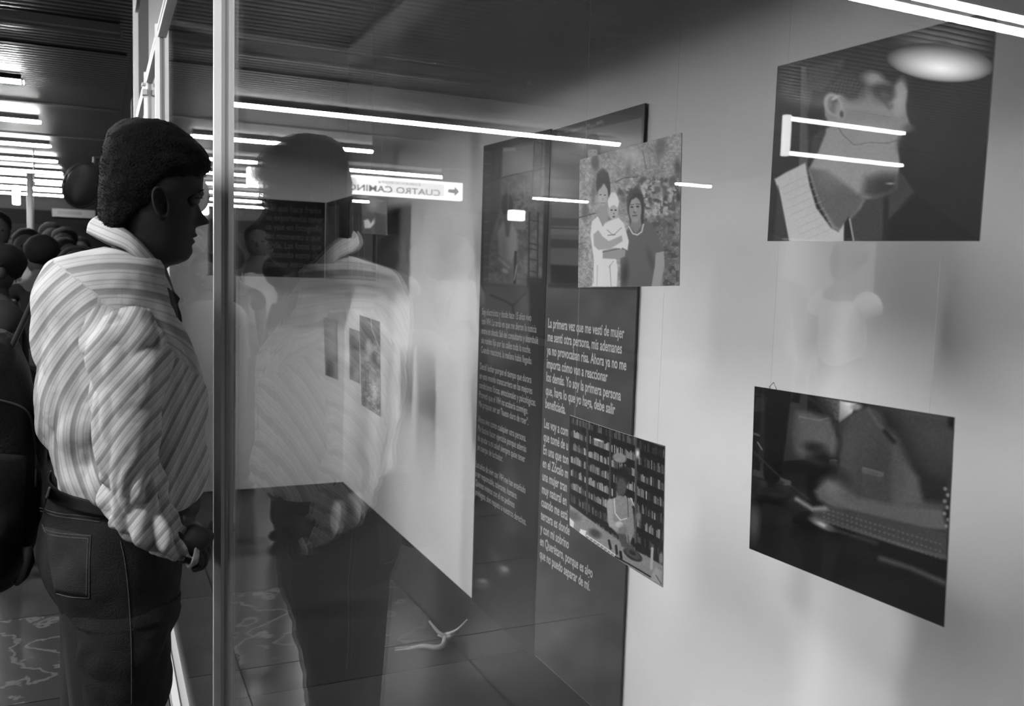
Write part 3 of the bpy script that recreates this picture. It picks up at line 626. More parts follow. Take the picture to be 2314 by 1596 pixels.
# ------------------------------------------------------------------ floor-to-head banners on the long wall
XB = XA-.012
p = Pic([(1093, 330), (1245, 291), proj((XB, on(1245, 291, 0, XB)[1], .0)), proj((XB, on(1093, 330, 0, XB)[1], .0))], 100, 560, X=XB)
p.c[:] = 30
def q4(u, v):   # banner coordinates to photo coordinates
    x = (1093*(1-v)+1060*v)*(1-u)+(1245*(1-v)+1202*v)*u; y = (330*(1-v)+1350*v)*(1-u)+(291*(1-v)+1466*v)*u; return x, y
def P4(*a): return [q4(*t) for t in a]
p.poly([(1096, 345), (1232, 312), (1226, 650), (1093, 640)], 82, 2); p.noise(16, 14, 2, [(1096, 345), (1232, 312), (1226, 650), (1093, 640)]); p.noise(5, 12, 7, [(1096, 345), (1232, 312), (1226, 650), (1093, 640)])
p.poly([(1094, 340), (1107, 338), (1104, 642), (1092, 640)], 62, 1)
for q in range(12): p.line([(1094, 345+q*26), (1106, 344+q*26)], 1.6, 105, .8)
p.poly([(1107, 335), (1135, 330), (1130, 470), (1104, 560)], 46, 3, .8); p.poly([(1137, 340), (1205, 325), (1205, 385), (1135, 400)], 108, 2); p.poly([(1137, 334), (1165, 334), (1165, 341), (1137, 343)], 140, 1)
p.line([(1110, 408), (1160, 395), (1234, 380)], 2.4, 30); p.line([(1117, 340), (1113, 400)], 1.6, 28); p.line([(1133, 336), (1128, 402)], 2, 25); p.line([(1208, 318), (1202, 440)], 2, 28); p.line([(1226, 312), (1220, 440)], 2, 35); p.line([(1210, 320), (1228, 326)], 2, 26)
p.poly([(1160, 460), (1192, 450), (1192, 520), (1160, 520)], 100, 5); p.noise(5, .7, 3, [(1160, 430), (1195, 430), (1195, 530), (1160, 520)], .6, 50)
for x0, x1 in ((1196, 1194), (1216, 1214)): p.line([(x0, 480), (x1, 650)], 3, 26)
for yv in (497, 550, 562, 585, 612): p.line([(1195, yv), (1216, yv+4)], 2.5, 32)
p.poly([(1192, 625), (1228, 630), (1226, 655), (1190, 655)], 26, 3)
p.ell(1146, 464, 13, 26, 18, 0, .12); p.poly([(1138, 484), (1156, 484), (1152, 540), (1142, 540)], 70, 3)
p.poly([(1138, 500), (1124, 525), (1127, 575), (1136, 585), (1140, 640), (1158, 640), (1160, 585), (1170, 560), (1168, 525), (1156, 500), (1150, 535), (1144, 535)], 122, 3); p.ell(1150, 620, 14, 26, 84, 0, .4); p.line([(1128, 585), (1150, 605)], 5, 150, .8, 3); p.ell(1141, 612, 8, 5, 140, 30, .5); p.line([(1165, 570), (1163, 640)], 6, 30); p.line([(1168, 600), (1162, 632)], 3, 120)
p.poly([(1092, 640), (1190, 645), (1212, 660), (1205, 760), (1190, 860), (1105, 860), (1088, 720)], 66, 6, .9); p.line([(1110, 668), (1140, 680), (1158, 690), (1162, 720)], 4, 26, 1, 2); p.line([(1160, 690), (1185, 665)], 4, 36, .9, 2); p.ell(1185, 690, 12, 20, 72, 0, .5); p.poly([(1196, 640), (1232, 640), (1226, 760), (1200, 900)], 16, 4)
p.poly(P4((0, .52), (1, .40), (1, 1.02), (0, 1.02)), 20, 20, .85)
p.poly([(1093, 330), (1245, 291), (1244, 304), (1094, 343)], 22, 1); p.line([(1240, 305), (1205, 1440)], 10, 14, .95, 2)
p.ell(1120, 1262, 9, 26, 48, -25, .6); p.ell(1137, 1290, 15, 11, 66, 20, .4); p.ell(1140, 1286, 9, 6, 118, 20, .5); p.ell(1088, 1320, 20, 12, 60, 8, .4); p.ell(1090, 1313, 11, 5, 104, 8, .5); p.ell(1080, 1290, 12, 16, 34, 0, .6); p.ell(1160, 1195, 16, 10, 38, 0, .7)
r = empty('printed_banner', tuple((XB, (p.K[0][1]+p.K[1][1])/2, 0)), 'dark tall banner showing a shirtless youth by a brick wall above four paragraphs', 'banner')
p.build('banner_sheet', M_banner, 205., .8, r, thick=.006, edge=.02); BL = p
YL = (XB-.0012)
T1 = ['Soy electricista y desde hace 15 años vivo\ncon VIH. La tarde en que me dieron la noticia\nentre en shock. Salí del consultorio y deambulé\nsin rumbo fijo por las calles toda la noche.\nCuando reaccioné, la mañana había llegado.',
      'Decidí luchar porque el tiempo que durara\nen este mundo transcurriera en las mejores\ncondiciones físicas, emocionales y psicológicas.\nPrometí que el VIH no acabaría conmigo.\nMe propuse ser un "hueso duro de roer".',
      'Ahora vivo como cualquier otra persona.\nMe fascina hacer ejercicio porque además\nde ayudar a mi salud siempre quise tener\nun cuerpo de luchador.',
      'Los años de vivir con VIH me han enseñado\na ser responsable, tolerante, humano.\nQuienes vivimos con él no pedimos\nprivilegios, sino respeto a nuestros derechos.']
s1 = [(1089, 711), (1084, 834), (1080, 953), (1075, 1055)]; e1 = [1218, 1213, 1191, 1193]; lh = .0408
for body, s, e in zip(T1, s1, e1):
    a = on(s[0], s[1], 0, YL); b = on(e, s[1], 0, YL)
    place_text('paragraph', body, .041, abs(a[1]-b[1]), (YL, a[1], a[2]), (0, -1, 0), M_ink2, r, 1.0)
p = Pic([(1245, 291), (1468, 230), (1397, 1600), (1202, 1466)], 130, 560, X=XB)
# lower right corner carries on to the floor
yR = on(1440, 650, 0, XB)[1]; yLn = BL.K[1][1]-.004; zt = on(1468, 230, 0, XB)[2]
tl = proj((XB, yLn, zt)); tr = proj((XB, yR, zt)); br = proj((XB, yR, .012)); bl = proj((XB, yLn, .012))
p = Pic([tl, tr, br, bl], 130, 600, X=XB); p.c[:] = 66; p.noise(60, 9, 2); p.noise(25, 5, 3)
p.ell(1345, 690, 12, 20, 90, 0, .8, .6); p.ell(1350, 960, 18, 24, 88, 0, .8, .4)
W = [(1245, 291), (1468, 230), (1462, 360), (1460, 380)]
p.poly([(1244, 285), (1470, 226), (1470, 262), (1244, 312)], 24, 1.5)
for q in range(26): p.ell(1262+q*4, 303-q*1.2+rng.rand()*5, 3, 4, 70+rng.rand()*60, rng.rand()*90, .6, .7)
p.poly([(1251, 312), (1454, 266), (1450, 660), (1243, 645)], 78, 1.5)
p.poly([(1251, 312), (1452, 268), (1450, 400), (1249, 400)], 74, 10, .7); p.ell(1260, 345, 40, 14, 150, 10, .9, .6); p.ell(1275, 470, 28, 28, 110, 0, .9, .5)
p.poly([(1244, 492), (1450, 500), (1450, 515), (1244, 510)], 60, 2); p.poly([(1244, 512), (1450, 520), (1450, 535), (1244, 530)], 92, 2); p.poly([(1244, 540), (1450, 550), (1450, 565), (1244, 560)], 48, 2); p.poly([(1244, 598), (1450, 608), (1450, 652), (1244, 640)], 22, 2); p.line([(1244, 515), (1450, 524)], 2, 30)
p.line([(1243, 645), (1440, 652)], 9, 34, 1, 2)
p.ell(1340, 330, 17, 30, 14, 0, .12); p.poly([(1323, 335), (1356, 335), (1358, 400), (1322, 400)], 16, 2); p.ell(1339, 348, 11, 18, 132, 0, .15); p.poly([(1325, 320), (1354, 320), (1352, 338), (1326, 338)], 14, 2); p.ell(1335, 343, 2.5, 1.6, 30); p.ell(1344, 343, 2.5, 1.6, 30); p.line([(1335, 357), (1343, 357)], 2, 60); p.poly([(1328, 366), (1350, 366), (1356, 420), (1320, 420)], 110, 3)
p.line([(1456, 262), (1452, 400)], 9, 28, 1, 2)
for q in range(14): p.ell(1458+rng.rand()*6, 250+q*11, 3, 5, 90+rng.rand()*60, 0, .6, .7)
p.line([(1246, 292), (1240, 480), (1236, 640)], 6, 60, .8, 2)
r2 = empty('printed_banner', (XB, (yLn+yR)/2, 0), 'grey tall banner with a dark-haired youth above paragraphs of rounded white lettering', 'banner')
p.build('banner_sheet', M_banner, 205., .8, r2, thick=.006, edge=.03)
T2 = ['La primera vez que me vestí de mujer\nme sentí otra persona, mis ademanes\nya no provocaban risa. Ahora ya no me\nimporta cómo van a reaccionar\nlos demás. Yo soy la primera persona\nque, haga lo que yo haga, debe salir\nbeneficiada.',
      'Les voy a com\nque tomé de u\nEn una que ton\nen el Zócalo m\nuna mujer tran\nmuy natural en\ncuando me está\ntercera es donde\ny con mi sobrino\nen Querétaro, porque es algo\nque no puedo separar de mí.']
for body, s, e in ((T2[0], (1238, 740), 1419), (T2[1], (1229, 966), 1352)):
    a = on(s[0], s[1], 0, YL); b = on(e, s[1], 0, YL)
    place_text('paragraph', body, .0495, abs(a[1]-b[1]), (YL, a[1], a[2]), (0, -1, 0), M_ink, r2, 1.0, .0009)
# ------------------------------------------------------------------ dark text board hung across the booth, and framed board beside it
YT = 5.6
a = on(470, 446, 1, YT); b = on(735, 458, 1, YT); c = on(735, 629, 1, YT)
r3 = empty('hanging_text_board', ((a[0]+b[0])/2, YT, c[2]), 'black board of grey lettering hung across the booth behind the mirrored head', 'sign')
MB().box((a[0], YT, c[2]), (b[0], YT+.012, b[2])).build('board', mat('black_board', .014, .5), r3)
body = 'y el que hace frente\nsu experiencia tener\nse vale en fotografía\ndel momento a que\ntarde. Las fotos que\nlo cuando estoy ab\npadecer estoy di ser'
st = on(600, 476, 1, YT-.002); en = on(738, 476, 1, YT-.002)
place_text('lettering', body, .0565, en[0]-st[0]-.02, (st[0], YT-.0015, st[2]), (1, 0, 0), mat('dull_lettering', .10, .6), r3, 1.0, .0006)
for x in (a[0]+.1, b[0]-.1): MB().tube([(x, YT+.006, b[2]-.004), (x, YT+.006, 2.95)], .001, 5).build('thread', M_nylon, r3)
XF = b[0]+.01
f0 = on(736, 460, 0, XF); f1 = on(848, 438, 0, XF); zb = c[2]; zt = b[2]
r4 = empty('framed_board', (XF, (f0[1]+f1[1])/2, zb), 'grey board with a black frame hung at right angles to the lettered board', 'sign')
y0, y1 = f1[1], YT-.004
MB().box((XF, y0, zb), (XF+.012, y1, zt)).build('board', mat('grey_board', .06, .5), r4)
fm = MB(); t = .03
fm.box((XF-.006, y0, zt-t), (XF, y1, zt)); fm.box((XF-.006, y0, zb), (XF, y1, zb+t)); fm.box((XF-.006, y0, zb+t), (XF, y0+.02, zt-t)); fm.box((XF-.006, y1-.02, zb+t), (XF, y1, zt-t))
k0 = on(768, 540, 0, XF)[1]; k1 = on(789, 540, 0, XF)[1]
fm.box((XF-.006, k1, zb+t), (XF, k0, zt-t)); fm.build('frame', M_house, r4)
for yv in (y0+.1, y1-.1): MB().tube([(XF+.006, yv, zt-.004), (XF+.006, yv, 2.95)], .001, 5).build('thread', M_nylon, r4)
# ------------------------------------------------------------------ forked twig on the booth floor
def F3(px, py, z): return tuple(on(px, py, 2, z))
tw = MB(); j = F3(1006, 1440, .03)
def curvy(pts, rr, n=8):
    k = len(pts)*5; A_ = catmull(np.array([list(p_)+[q_] for p_, q_ in zip(pts, rr)]), k); tw.tube([tuple(a_[:3]) for a_ in A_], [max(.0012, float(a_[3])) for a_ in A_], n)
curvy([F3(892, 1470, .010), F3(925, 1467, .014), F3(955, 1461, .018), F3(985, 1464, .016), F3(1001, 1458, .018), j, F3(1012, 1432, .035)], [.002, .004, .008, .010, .010, .009, .008], 10)
curvy([F3(892, 1465, .010), F3(925, 1463, .014), F3(952, 1459, .018)], [.0015, .003, .005])
curvy([F3(1010, 1440, .03), F3(990, 1428, .05), F3(970, 1404, .08)], [.009, .007, .004]); curvy([F3(1004, 1436, .03), F3(1032, 1424, .06), F3(1056, 1400, .10)], [.008, .005, .002])
curvy([F3(990, 1436, .02), F3(1012, 1440, .03), F3(1028, 1434, .03)], [.004, .010, .004])
o = tw.build('forked_twig', mat('bleached_wood', .36, .5, noise_amt=.2), None, True); tag(o, 'small pale forked twig lying on the dark booth floor', 'twig')
# ------------------------------------------------------------------ the man in the striped shirt
YM = 1.72
NV = lambda p, s: noise.noise(Vector(p)*s)
def ridge(p, s, dirv, stretch=3.0):
    """long soft folds running along dirv"""
    d = Vector(dirv).normalized(); q = Vector(p); al = q.dot(d); q = (q-d*al)+d*al/stretch
    n = noise.noise(q*s); return (1-abs(n)*2.4)
def cloth_mat(name, freq=1.0):
    m = bpy.data.materials.new(name); m.use_nodes = True; nt = m.node_tree; b = nt.nodes['Principled BSDF']
    a = nt.nodes.new('ShaderNodeAttribute'); a.attribute_name = 'stripe'
    tc = nt.nodes.new('ShaderNodeTexCoord')
    fr_ = nt.nodes.new('ShaderNodeMath'); fr_.operation = 'FRACT'; nt.links.new(a.outputs['Fac'], fr_.inputs[0])
    cr = nt.nodes.new('ShaderNodeValToRGB'); e = cr.color_ramp.elements
    st = [(0, .62), (.10, .62), (.13, .34), (.16, .58), (.24, .56), (.27, .36), (.45, .30), (.48, .24), (.51, .38), (.56, .60), (.66, .62), (.68, .40), (.71, .60), (.82, .52), (.85, .34), (.88, .56), (.94, .62), (1, .62)]; st = [(a_, v_*.88) for a_, v_ in st]
    e[0].position = st[0][0]; e[0].color = (st[0][1],)*3+(1,); e[1].position = 1; e[1].color = (st[-1][1],)*3+(1,)
    for p_, v in st[1:-1]:
        q = e.new(p_); q.color = (v, v, v, 1)
    nt.links.new(fr_.outputs[0], cr.inputs[0])
    n = nt.nodes.new('ShaderNodeTexNoise'); n.inputs['Scale'].default_value = 500; n.inputs['Detail'].default_value = 2
    nt.links.new(tc.outputs['Object'], n.inputs['Vector'])
    mx = nt.nodes.new('ShaderNodeMix'); mx.data_type = 'RGBA'; mx.blend_type = 'MULTIPLY'; mx.inputs['Factor'].default_value = .35
    nt.links.new(cr.outputs[0], mx.inputs['A']); nt.links.new(n.outputs['Color'], mx.inputs['B'])
    nt.links.new(mx.outputs['Result'], b.inputs['Base Color'])
    n2 = nt.nodes.new('ShaderNodeTexNoise'); n2.inputs['Scale'].default_value = 26; n2.inputs['Detail'].default_value = 4; n2.inputs['Distortion'].default_value = .6
    nt.links.new(tc.outputs['Object'], n2.inputs['Vector'])
    bp = nt.nodes.new('ShaderNodeBump'); bp.inputs['Strength'].default_value = .35; bp.inputs['Distance'].default_value = .008
    nt.links.new(n2.outputs['Fac'], bp.inputs['Height']); nt.links.new(bp.outputs[0], b.inputs['Normal'])
    b.inputs['Roughness'].default_value = .85; b.inputs['Specular IOR Level'].default_value = .2
    return m
M_shirt = cloth_mat('striped_cotton')
M_jean = mat('dark_denim', .012, .85, spec=.2, noise_amt=.35, noise_scale=14, bump=.4, bump_scale=420)
M_jean2 = mat('faded_denim_seam', .07, .85, spec=.2, noise_amt=.3, noise_scale=200)
def set_stripe(me, fn):
    at = me.attributes.new('stripe', 'FLOAT', 'POINT')
    at.data.foreach_set('value', [fn(*proj(v.co), v.co) for v in me.vertices])
man = empty('person', (.03, YM, 0), 'man in a striped shirt and dark jeans facing the glass, hand at his pocket', 'person')
# --- body: head and neck in one loft, trunk, arms and legs grown from one skeleton
prof = [ # py, back px, front px (without the nose), half width
 (277, 322, 352, .020), (281, 296, 385, .045), (292, 268, 412, .060), (312, 249, 434, .071), (345, 238, 451, .077), (385, 233, 459, .079), (415, 232, 458, .079),
 (434, 232, 456, .078), (449, 234, 446, .077), (465, 236, 442, .074), (485, 239, 441, .071), (508, 243, 439, .069), (530, 249, 437, .066), (550, 256, 433, .063),
 (570, 260, 430, .058), (584, 258, 424, .054), (594, 254, 404, .052), (604, 250, 378, .055), (640, 238, 366, .060), (690, 222, 368, .068), (750, 205, 372, .085), (800, 200, 374, .09)]
A = catmull(prof, 130); NH = 96; rings = []
bumps = [(473, 9, 13, .011), (492, 20, 10, .014), (500, 17, 7, .017), (459, 3, 10, .012), (434, 4, 8, .045), (517, 3, 6, .02), (528, 8, 5.5, .024), (535, -3, 2.5, .03), (543, 6, 5.5, .024), (566, 4, 10, .026), (482, 6, 10, .016)]
for py, xb, xf, hw in A:
    Bk = on(xb, py, 1, YM); Ft = on(xf, py, 1, YM); c = (Bk+Ft)/2; a = (Ft[0]-Bk[0])/2; ring = []
    for k in range(NH):
        q = 2*PI*k/NH; cx_, sy_ = math.cos(q), math.sin(q); e_ = .92
        x = a*math.copysign(abs(cx_)**e_, cx_); y = hw*math.copysign(abs(sy_)**e_, sy_)
        if cx_ > 0:
            if py < 600: y *= 1-.20*cx_**3
            for b_ in bumps:
                x += b_[1]*.00085*math.exp(-((py-b_[0])/b_[2])**2)*math.exp(-(y/b_[3])**2)*cx_
            for sgn in (1, -1):   # eye sockets
                x -= .009*math.exp(-((py-449)/12)**2)*math.exp(-((y-sgn*.034)/.016)**2)
                x += .004*math.exp(-((py-485)/18)**2)*math.exp(-((y-sgn*.045)/.02)**2)
        ring.append((c[0]+x, YM+y, c[2]))
    rings.append(ring)
v, f = loft(rings); head_me = pymesh('h', v, f)
# ears
def ear(sgn):
    c = on(361, 460, 1, YM+sgn*.078); v = []; f = []; nr, na = 7, 28
    for i in range(nr):
        r = 1-i/(nr-1)*.97
        for k in range(na):
            q = 2*PI*k/na
            rx = .0145*r*(1+.12*math.sin(q)); rz = .031*r*(1.0 if math.sin(q) > 0 else .95)
            lift = .013+.006*math.cos(q+PI)+(0 if r > .8 else -.010*min(1, (1-r)*2.2))
            if r > .99: lift -= .010
            v.append((c[0]+rx*math.cos(q)+.004*math.sin(q)*-1+.002, c[1]+sgn*(lift-.006), c[2]+rz*math.sin(q)))
    for i in range(nr-1):
        for k in range(na):
            a, b_ = i*na+k, i*na+(k+1) % na; q = (a, b_, b_+na, a+na); f.append(q if sgn < 0 else q[::-1])
    f.append(tuple((nr-1)*na+k for k in range(na)))
    return pymesh('e', v, f)
Pn = lambda px, py, y=YM: tuple(on(px, py, 1, y))
YA = 1.505   # plane of the near arm
sk = [Pn(250, 1180), Pn(255, 1060), Pn(255, 900), Pn(250, 760),                              # 0 pelvis..3 upper chest
      (Pn(255, 735)[0], YM-.10, Pn(255, 735)[2]), Pn(262, 740, 1.54), Pn(286, 1060, YA), Pn(368, 1214, YA), Pn(425, 1240, YA),   # 4 clav 5 shoulder 6 elbow 7 wrist 8 hand root
      (Pn(255, 735)[0], YM+.10, Pn(255, 735)[2]), (Pn(262, 740)[0], 1.90, Pn(262, 740)[2]), (.0, 1.95, 1.12), (.05, 1.90, .98), (.06, 1.88, .93),
      (.0, YM-.085, .90), (.01, YM-.10, .50), (-.02, YM-.105, .09), (.0, YM-.105, .05), (.12, YM-.115, .03),
      (.0, YM+.085, .90), (-.03, YM+.10, .50), (-.07, YM+.105, .09), (-.05, YM+.105, .05), (.07, YM+.115, .03)]
ed = [(0, 1), (1, 2), (2, 3), (3, 4), (4, 5), (5, 6), (6, 7), (7, 8), (3, 9), (9, 10), (10, 11), (11, 12), (12, 13), (0, 14), (14, 15), (15, 16), (16, 17), (17, 18), (0, 19), (19, 20), (20, 21), (21, 22), (22, 23)]
rad = [.11, .105, .11, .085, .06, .05, .038, .024, .028, .06, .05, .042, .026, .03, .08, .055, .036, .035, .028, .08, .055, .036, .035, .028]
trunk = skin('t', sk, ed, rad, 1)
# near hand: palm and five bent fingers closing on the pocket edge
hp = lambda px, py, y: Pn(px, py, y)
parts = []
parts.append(skin('p', [hp(405, 1210, YA), hp(428, 1226, YA-.002), hp(446, 1236, YA), hp(455, 1246, YA)], [(0, 1), (1, 2), (2, 3)], [(.026, .030), (.030, .034), (.026, .038), (.016, .036)], 2))
parts.append(skin('p2', [hp(425, 1238, YA), hp(440, 1252, YA), hp(444, 1268, YA-.004), hp(432, 1280, YA-.008)], [(0, 1), (1, 2), (2, 3)], [.020, .019, .017, .012], 2))
fk = [(456, 1204, YA+.030, 464, 1216, 462, 1240, 448, 1256, .0085), (460, 1222, YA+.010, 468, 1238, 463, 1262, 446, 1274, .009), (457, 1240, YA-.010, 465, 1258, 459, 1280, 441, 1288, .0088), (448, 1250, YA-.018, 455, 1266, 449, 1284, 432, 1290, .0078)]
for (x0, y0, yy_, x1, y1, x2, y2, x3, y3, r_) in fk:
    parts.append(skin('f', [hp(440, (y0+1238)/2, (yy_+YA)/2), hp(x0-2, y0+6, yy_), hp(x1, y1, yy_), hp(x2, y2, yy_), hp(x3, y3, yy_)], [(0, 1), (1, 2), (2, 3), (3, 4)], [r_*1.1, r_*1.08, r_, r_*.92, r_*.75], 2))
parts.append(skin('th', [hp(424, 1215, YA+.02), hp(436, 1196, YA+.034), hp(446, 1196, YA+.042), hp(452, 1212, YA+.046)], [(0, 1), (1, 2), (2, 3)], [.014, .012, .0105, .0085], 2))
body_me = joined([head_me, ear(-1), ear(1), trunk]+parts, 'body')
body = link('body', body_me, M_skin, man, True)
# --- eyes, lashes, brows
ey = MB()
for sgn in (-1, 1):
    c = on(437, 450, 1, YM+sgn*.032); ey.ellipsoid(c, (.0125, .0125, .0125), 16, 12)
eyo = ey.build('eye', mat('eye_white', .03, .3), body, True); tag(eyo, 'dark eye looking into the glass')
lb = MB()
for sgn in (-1, 1):
    for k in range(11):
        t = k/10-.5; y = YM+sgn*.032+t*.026; p0 = on(445-abs(t)*8, 447, 1, y)
        lb.tube([p0, p0+np.array((.007, 0, -.001)), p0+np.array((.011, 0, .001))], [.0009, .0006, .0002], 4)
    for k in range(26):
        t = k/25-.5; y = YM+sgn*.033+t*.046; p0 = on(456-abs(t)*14, 431+t*t*14, 1, y); lb.tube([p0, p0+np.array((.004, sgn*.004, .002))], [.0013, .0004], 4)
lb.build('lashes_and_brows', M_hair, body)
# --- hair
hs = [(272.5, 318, 350, .022), (277, 288, 386, .048), (284, 268, 404, .060), (298, 250, 424, .072), (316, 240, 447, .078), (338, 233, 465, .082), (358, 229, 474, .084), (376, 226, 474, .085), (388, 225, 462, .0845), (404, 224, 440, .0835),
      (425, 223, 405, .0825), (445, 222, 396, .0805), (465, 221, 388, .0765), (482, 221, 345, .0735), (500, 224, 318, .071), (520, 230, 292, .064), (532, 238, 275, .05)]
A = catmull(hs, 90); rings = []
for py, xb, xf, hw in A:
    Bk = on(xb, py, 1, YM); Ft = on(xf, py, 1, YM); c = (Bk+Ft)/2; a = (Ft[0]-Bk[0])/2
    rings.append([(c[0]+a*math.copysign(abs(math.cos(2*PI*k/96))**.9, math.cos(2*PI*k/96)), YM+hw*math.copysign(abs(math.sin(2*PI*k/96))**.9, math.sin(2*PI*k/96)), c[2]) for k in range(96)])
v, f = loft(rings); hm = pymesh('hair', v, f)
displace(hm, lambda p: .0022*NV(p, 60)+.0015*NV(p, 150))
hv = [(w_.co.copy(), w_.normal.copy()) for w_ in hm.vertices]
sv, sf = [], []
for _ in range(5200):
    p0, n0 = random.choice(hv)
    if n0.z < -.3: continue
    px_, py_ = proj(p0)
    d = (n0*.55+Vector((.55 if px_ > 330 else .0, random.uniform(-.3, .3), .15 if py_ < 330 else -.45))).normalized()
    L = random.uniform(.005, .010); t = d.cross(Vector((random.random()-.5, random.random()-.5, random.random()-.5))).normalized()*.0006
    b0 = p0-n0*.002; i = len(sv); sv += [b0+t, b0-t, p0+d*L]; sf.append((i, i+1, i+2))
hair = joined([hm, pymesh('s', sv, sf)], 'hair'); link('hair', hair, M_hair, body, True)
# --- shirt torso
tor = [(236, 560, 366, 592, YM, .085), (168, 575, 374, 622, YM, .125), (112, 592, 378, 640, YM, .150), (88, 625, 388, 672, YM, .172), (69, 670, 400, 705, YM, .186), (64, 745, 416, 745, YM, .192), (67, 800, 442, 792, YM, .196), (73, 850, 462, 850, YM, .196), (74, 900, 466, 905, YM, .194),
       (78, 945, 470, 955, YM, .190), (92, 990, 472, 1005, YM, .185), (101, 1035, 471, 1052, YM, .182), (110, 1068, 463, 1092, YM, .178), (124, 1092, 444, 1122, YM, .172), (150, 1106, 412, 1137, YM, .165), (190, 1106, 360, 1134, YM, .150)]
rings = edge_loft(tor, 170, 150, .92)
v, f = loft(rings, cap=False); sm = pymesh('torso', v, f)
def tfold(p):
    px_, py_ = proj(p); w_ = min(1, max(0, (py_-600)/120)); lo = min(1, max(0, (py_-880)/160))
    front = min(1, max(0, (px_-330)/80))
    d = .0085*w_*ridge(p, 9, (.5, 0, .85), 3.2)+.0055*w_*ridge(Vector(p)+Vector((3, 1, 2)), 20, (.35, 0, .9), 3)+.0016*NV(p, 30)
    d += lo*(1-front*.5)*(.010*ridge(Vector(p)+Vector((7, 1, 2)), 13, (1, 0, .45), 2.5)+.002*NV(p, 45))
    return d
displace(sm, tfold)
def seam_y(px_): return 589+(px_-119)*.78     # yoke seam
def s_torso(px_, py_, co):
    if py_ < seam_y(px_) or (px_ > 221 and py_ < 690 and px_ < 330): return math.hypot((px_-262)*.80, py_-905)/56.
    if px_ < 345-(py_-700)*.02: return math.hypot(px_-440, (py_-1010)*1.0)/42.+.35*NV(co, 7)
    return (px_*.88+py_*.47)/30.+.25*NV(co, 7)
set_stripe(sm, s_torso)
shirt = link('shirt', sm, M_shirt, man, True)
sol = shirt.modifiers.new('thick', 'SOLIDIFY'); sol.thickness = .002; sol.offset = -1
# yoke seam: a fine raised line
sp = []
from mathutils.bvhtree import BVHTree
tt0 = BVHTree.FromPolygons([v_.co for v_ in sm.vertices], [p_.vertices for p_ in sm.polygons])
for t in np.linspace(0, 1, 30):
    px_ = 119+(219-119)*t; py_ = seam_y(px_)
    dv = Vector(tuple(_F+_R*(px_-CX)/FPX-_U*(py_-CY)/FPX)).normalized(); h_ = tt0.ray_cast(Vector(tuple(EYE)), dv)
    if h_[0] is not None: sp.append(tuple(h_[0]))
MB().tube(sp, .0007, 6).build('yoke_seam', mat('pale_thread', .45, .8), shirt)
# --- sleeve of the near arm
slv = [(224, 672, 330, 672, 1.585, .030), (206, 684, 352, 690, 1.565, .050), (188, 715, 372, 728, 1.545, .066), (178, 748, 384, 762, 1.530, .072), (176, 792, 390, 800, 1.52, .074), (184, 826, 384, 840, 1.512, .074), (190, 862, 378, 885, 1.508, .073), (191, 905, 374, 940, 1.505, .071),
       (199, 980, 372, 1000, YA, .069), (206, 1040, 376, 1040, YA, .067), (214, 1110, 384, 1072, YA, .064), (236, 1180, 392, 1110, YA, .060), (275, 1225, 400, 1140, YA, .056), (318, 1256, 411, 1166, YA, .052), (350, 1273, 422, 1184, YA, .048), (384, 1282, 432, 1200, YA, .044), (408, 1280, 440, 1216, YA, .040), (430, 1272, 444, 1232, YA, .036), (437, 1268, 446, 1240, YA, .034)]
rings = edge_loft(slv, 190, 110, .95)
v, f = loft(rings, cap=False); n0 = 110; f.append(tuple(range(n0-1, -1, -1)))
lm = pymesh('sleeve', v, f)
def sfold(p):
    px_, py_ = proj(p); lo = min(1, max(0, (py_-1000)/120)); up = min(1, max(0, (860-py_)/120))
    d = .0090*ridge(p, 10, (.62, 0, .78), 3.4)+.0050*ridge(Vector(p)+Vector((5, 0, 2)), 24, (.6, 0, .8), 3)
    d += lo*(.010*ridge(Vector(p)+Vector((1, 4, 2)), 22, (.1, 0, 1), 1.6)+.0035*NV(p, 38)) + up*.0045*ridge(Vector(p)+Vector((9, 0, 2)), 17, (.5, .2, .9), 3)
    return d
displace(lm, sfold)
set_stripe(lm, lambda px_, py_, co: (px_*.76+py_*.65)/36.+.30*NV(co, 7)+(.0 if py_ > 780 else ((780-py_)/120.)**2*.5))
sl_o = link('sleeve', lm, M_shirt, shirt, True)
# cuff
cst = [(420, 1276, 438, 1222, YA, .037), (432, 1271, 443, 1230, YA, .0355), (437, 1267, 446, 1234, YA, .034)]
rings = edge_loft(cst, 12, 60, 1.); v, f = loft(rings, cap=False); cmz = pymesh('cuff', v, f); set_stripe(cmz, lambda a_, b_, c_: a_/60.)
co_ = link('cuff', cmz, M_shirt, sl_o, True); s_ = co_.modifiers.new('t', 'SOLIDIFY'); s_.thickness = .003
# sleeve of the far arm
far_s = skin('s', [(.0, 1.80, 1.40), (.03, 1.89, 1.30), (.0, 1.95, 1.12), (.04, 1.92, 1.02), (.055, 1.90, .975)], [(0, 1), (1, 2), (2, 3), (3, 4)], [.07, .068, .06, .05, .04], 2)
set_stripe(far_s, lambda px_, py_, co: (px_*.76+py_*.65)/42.); link('sleeve', far_s, M_shirt, shirt, True)
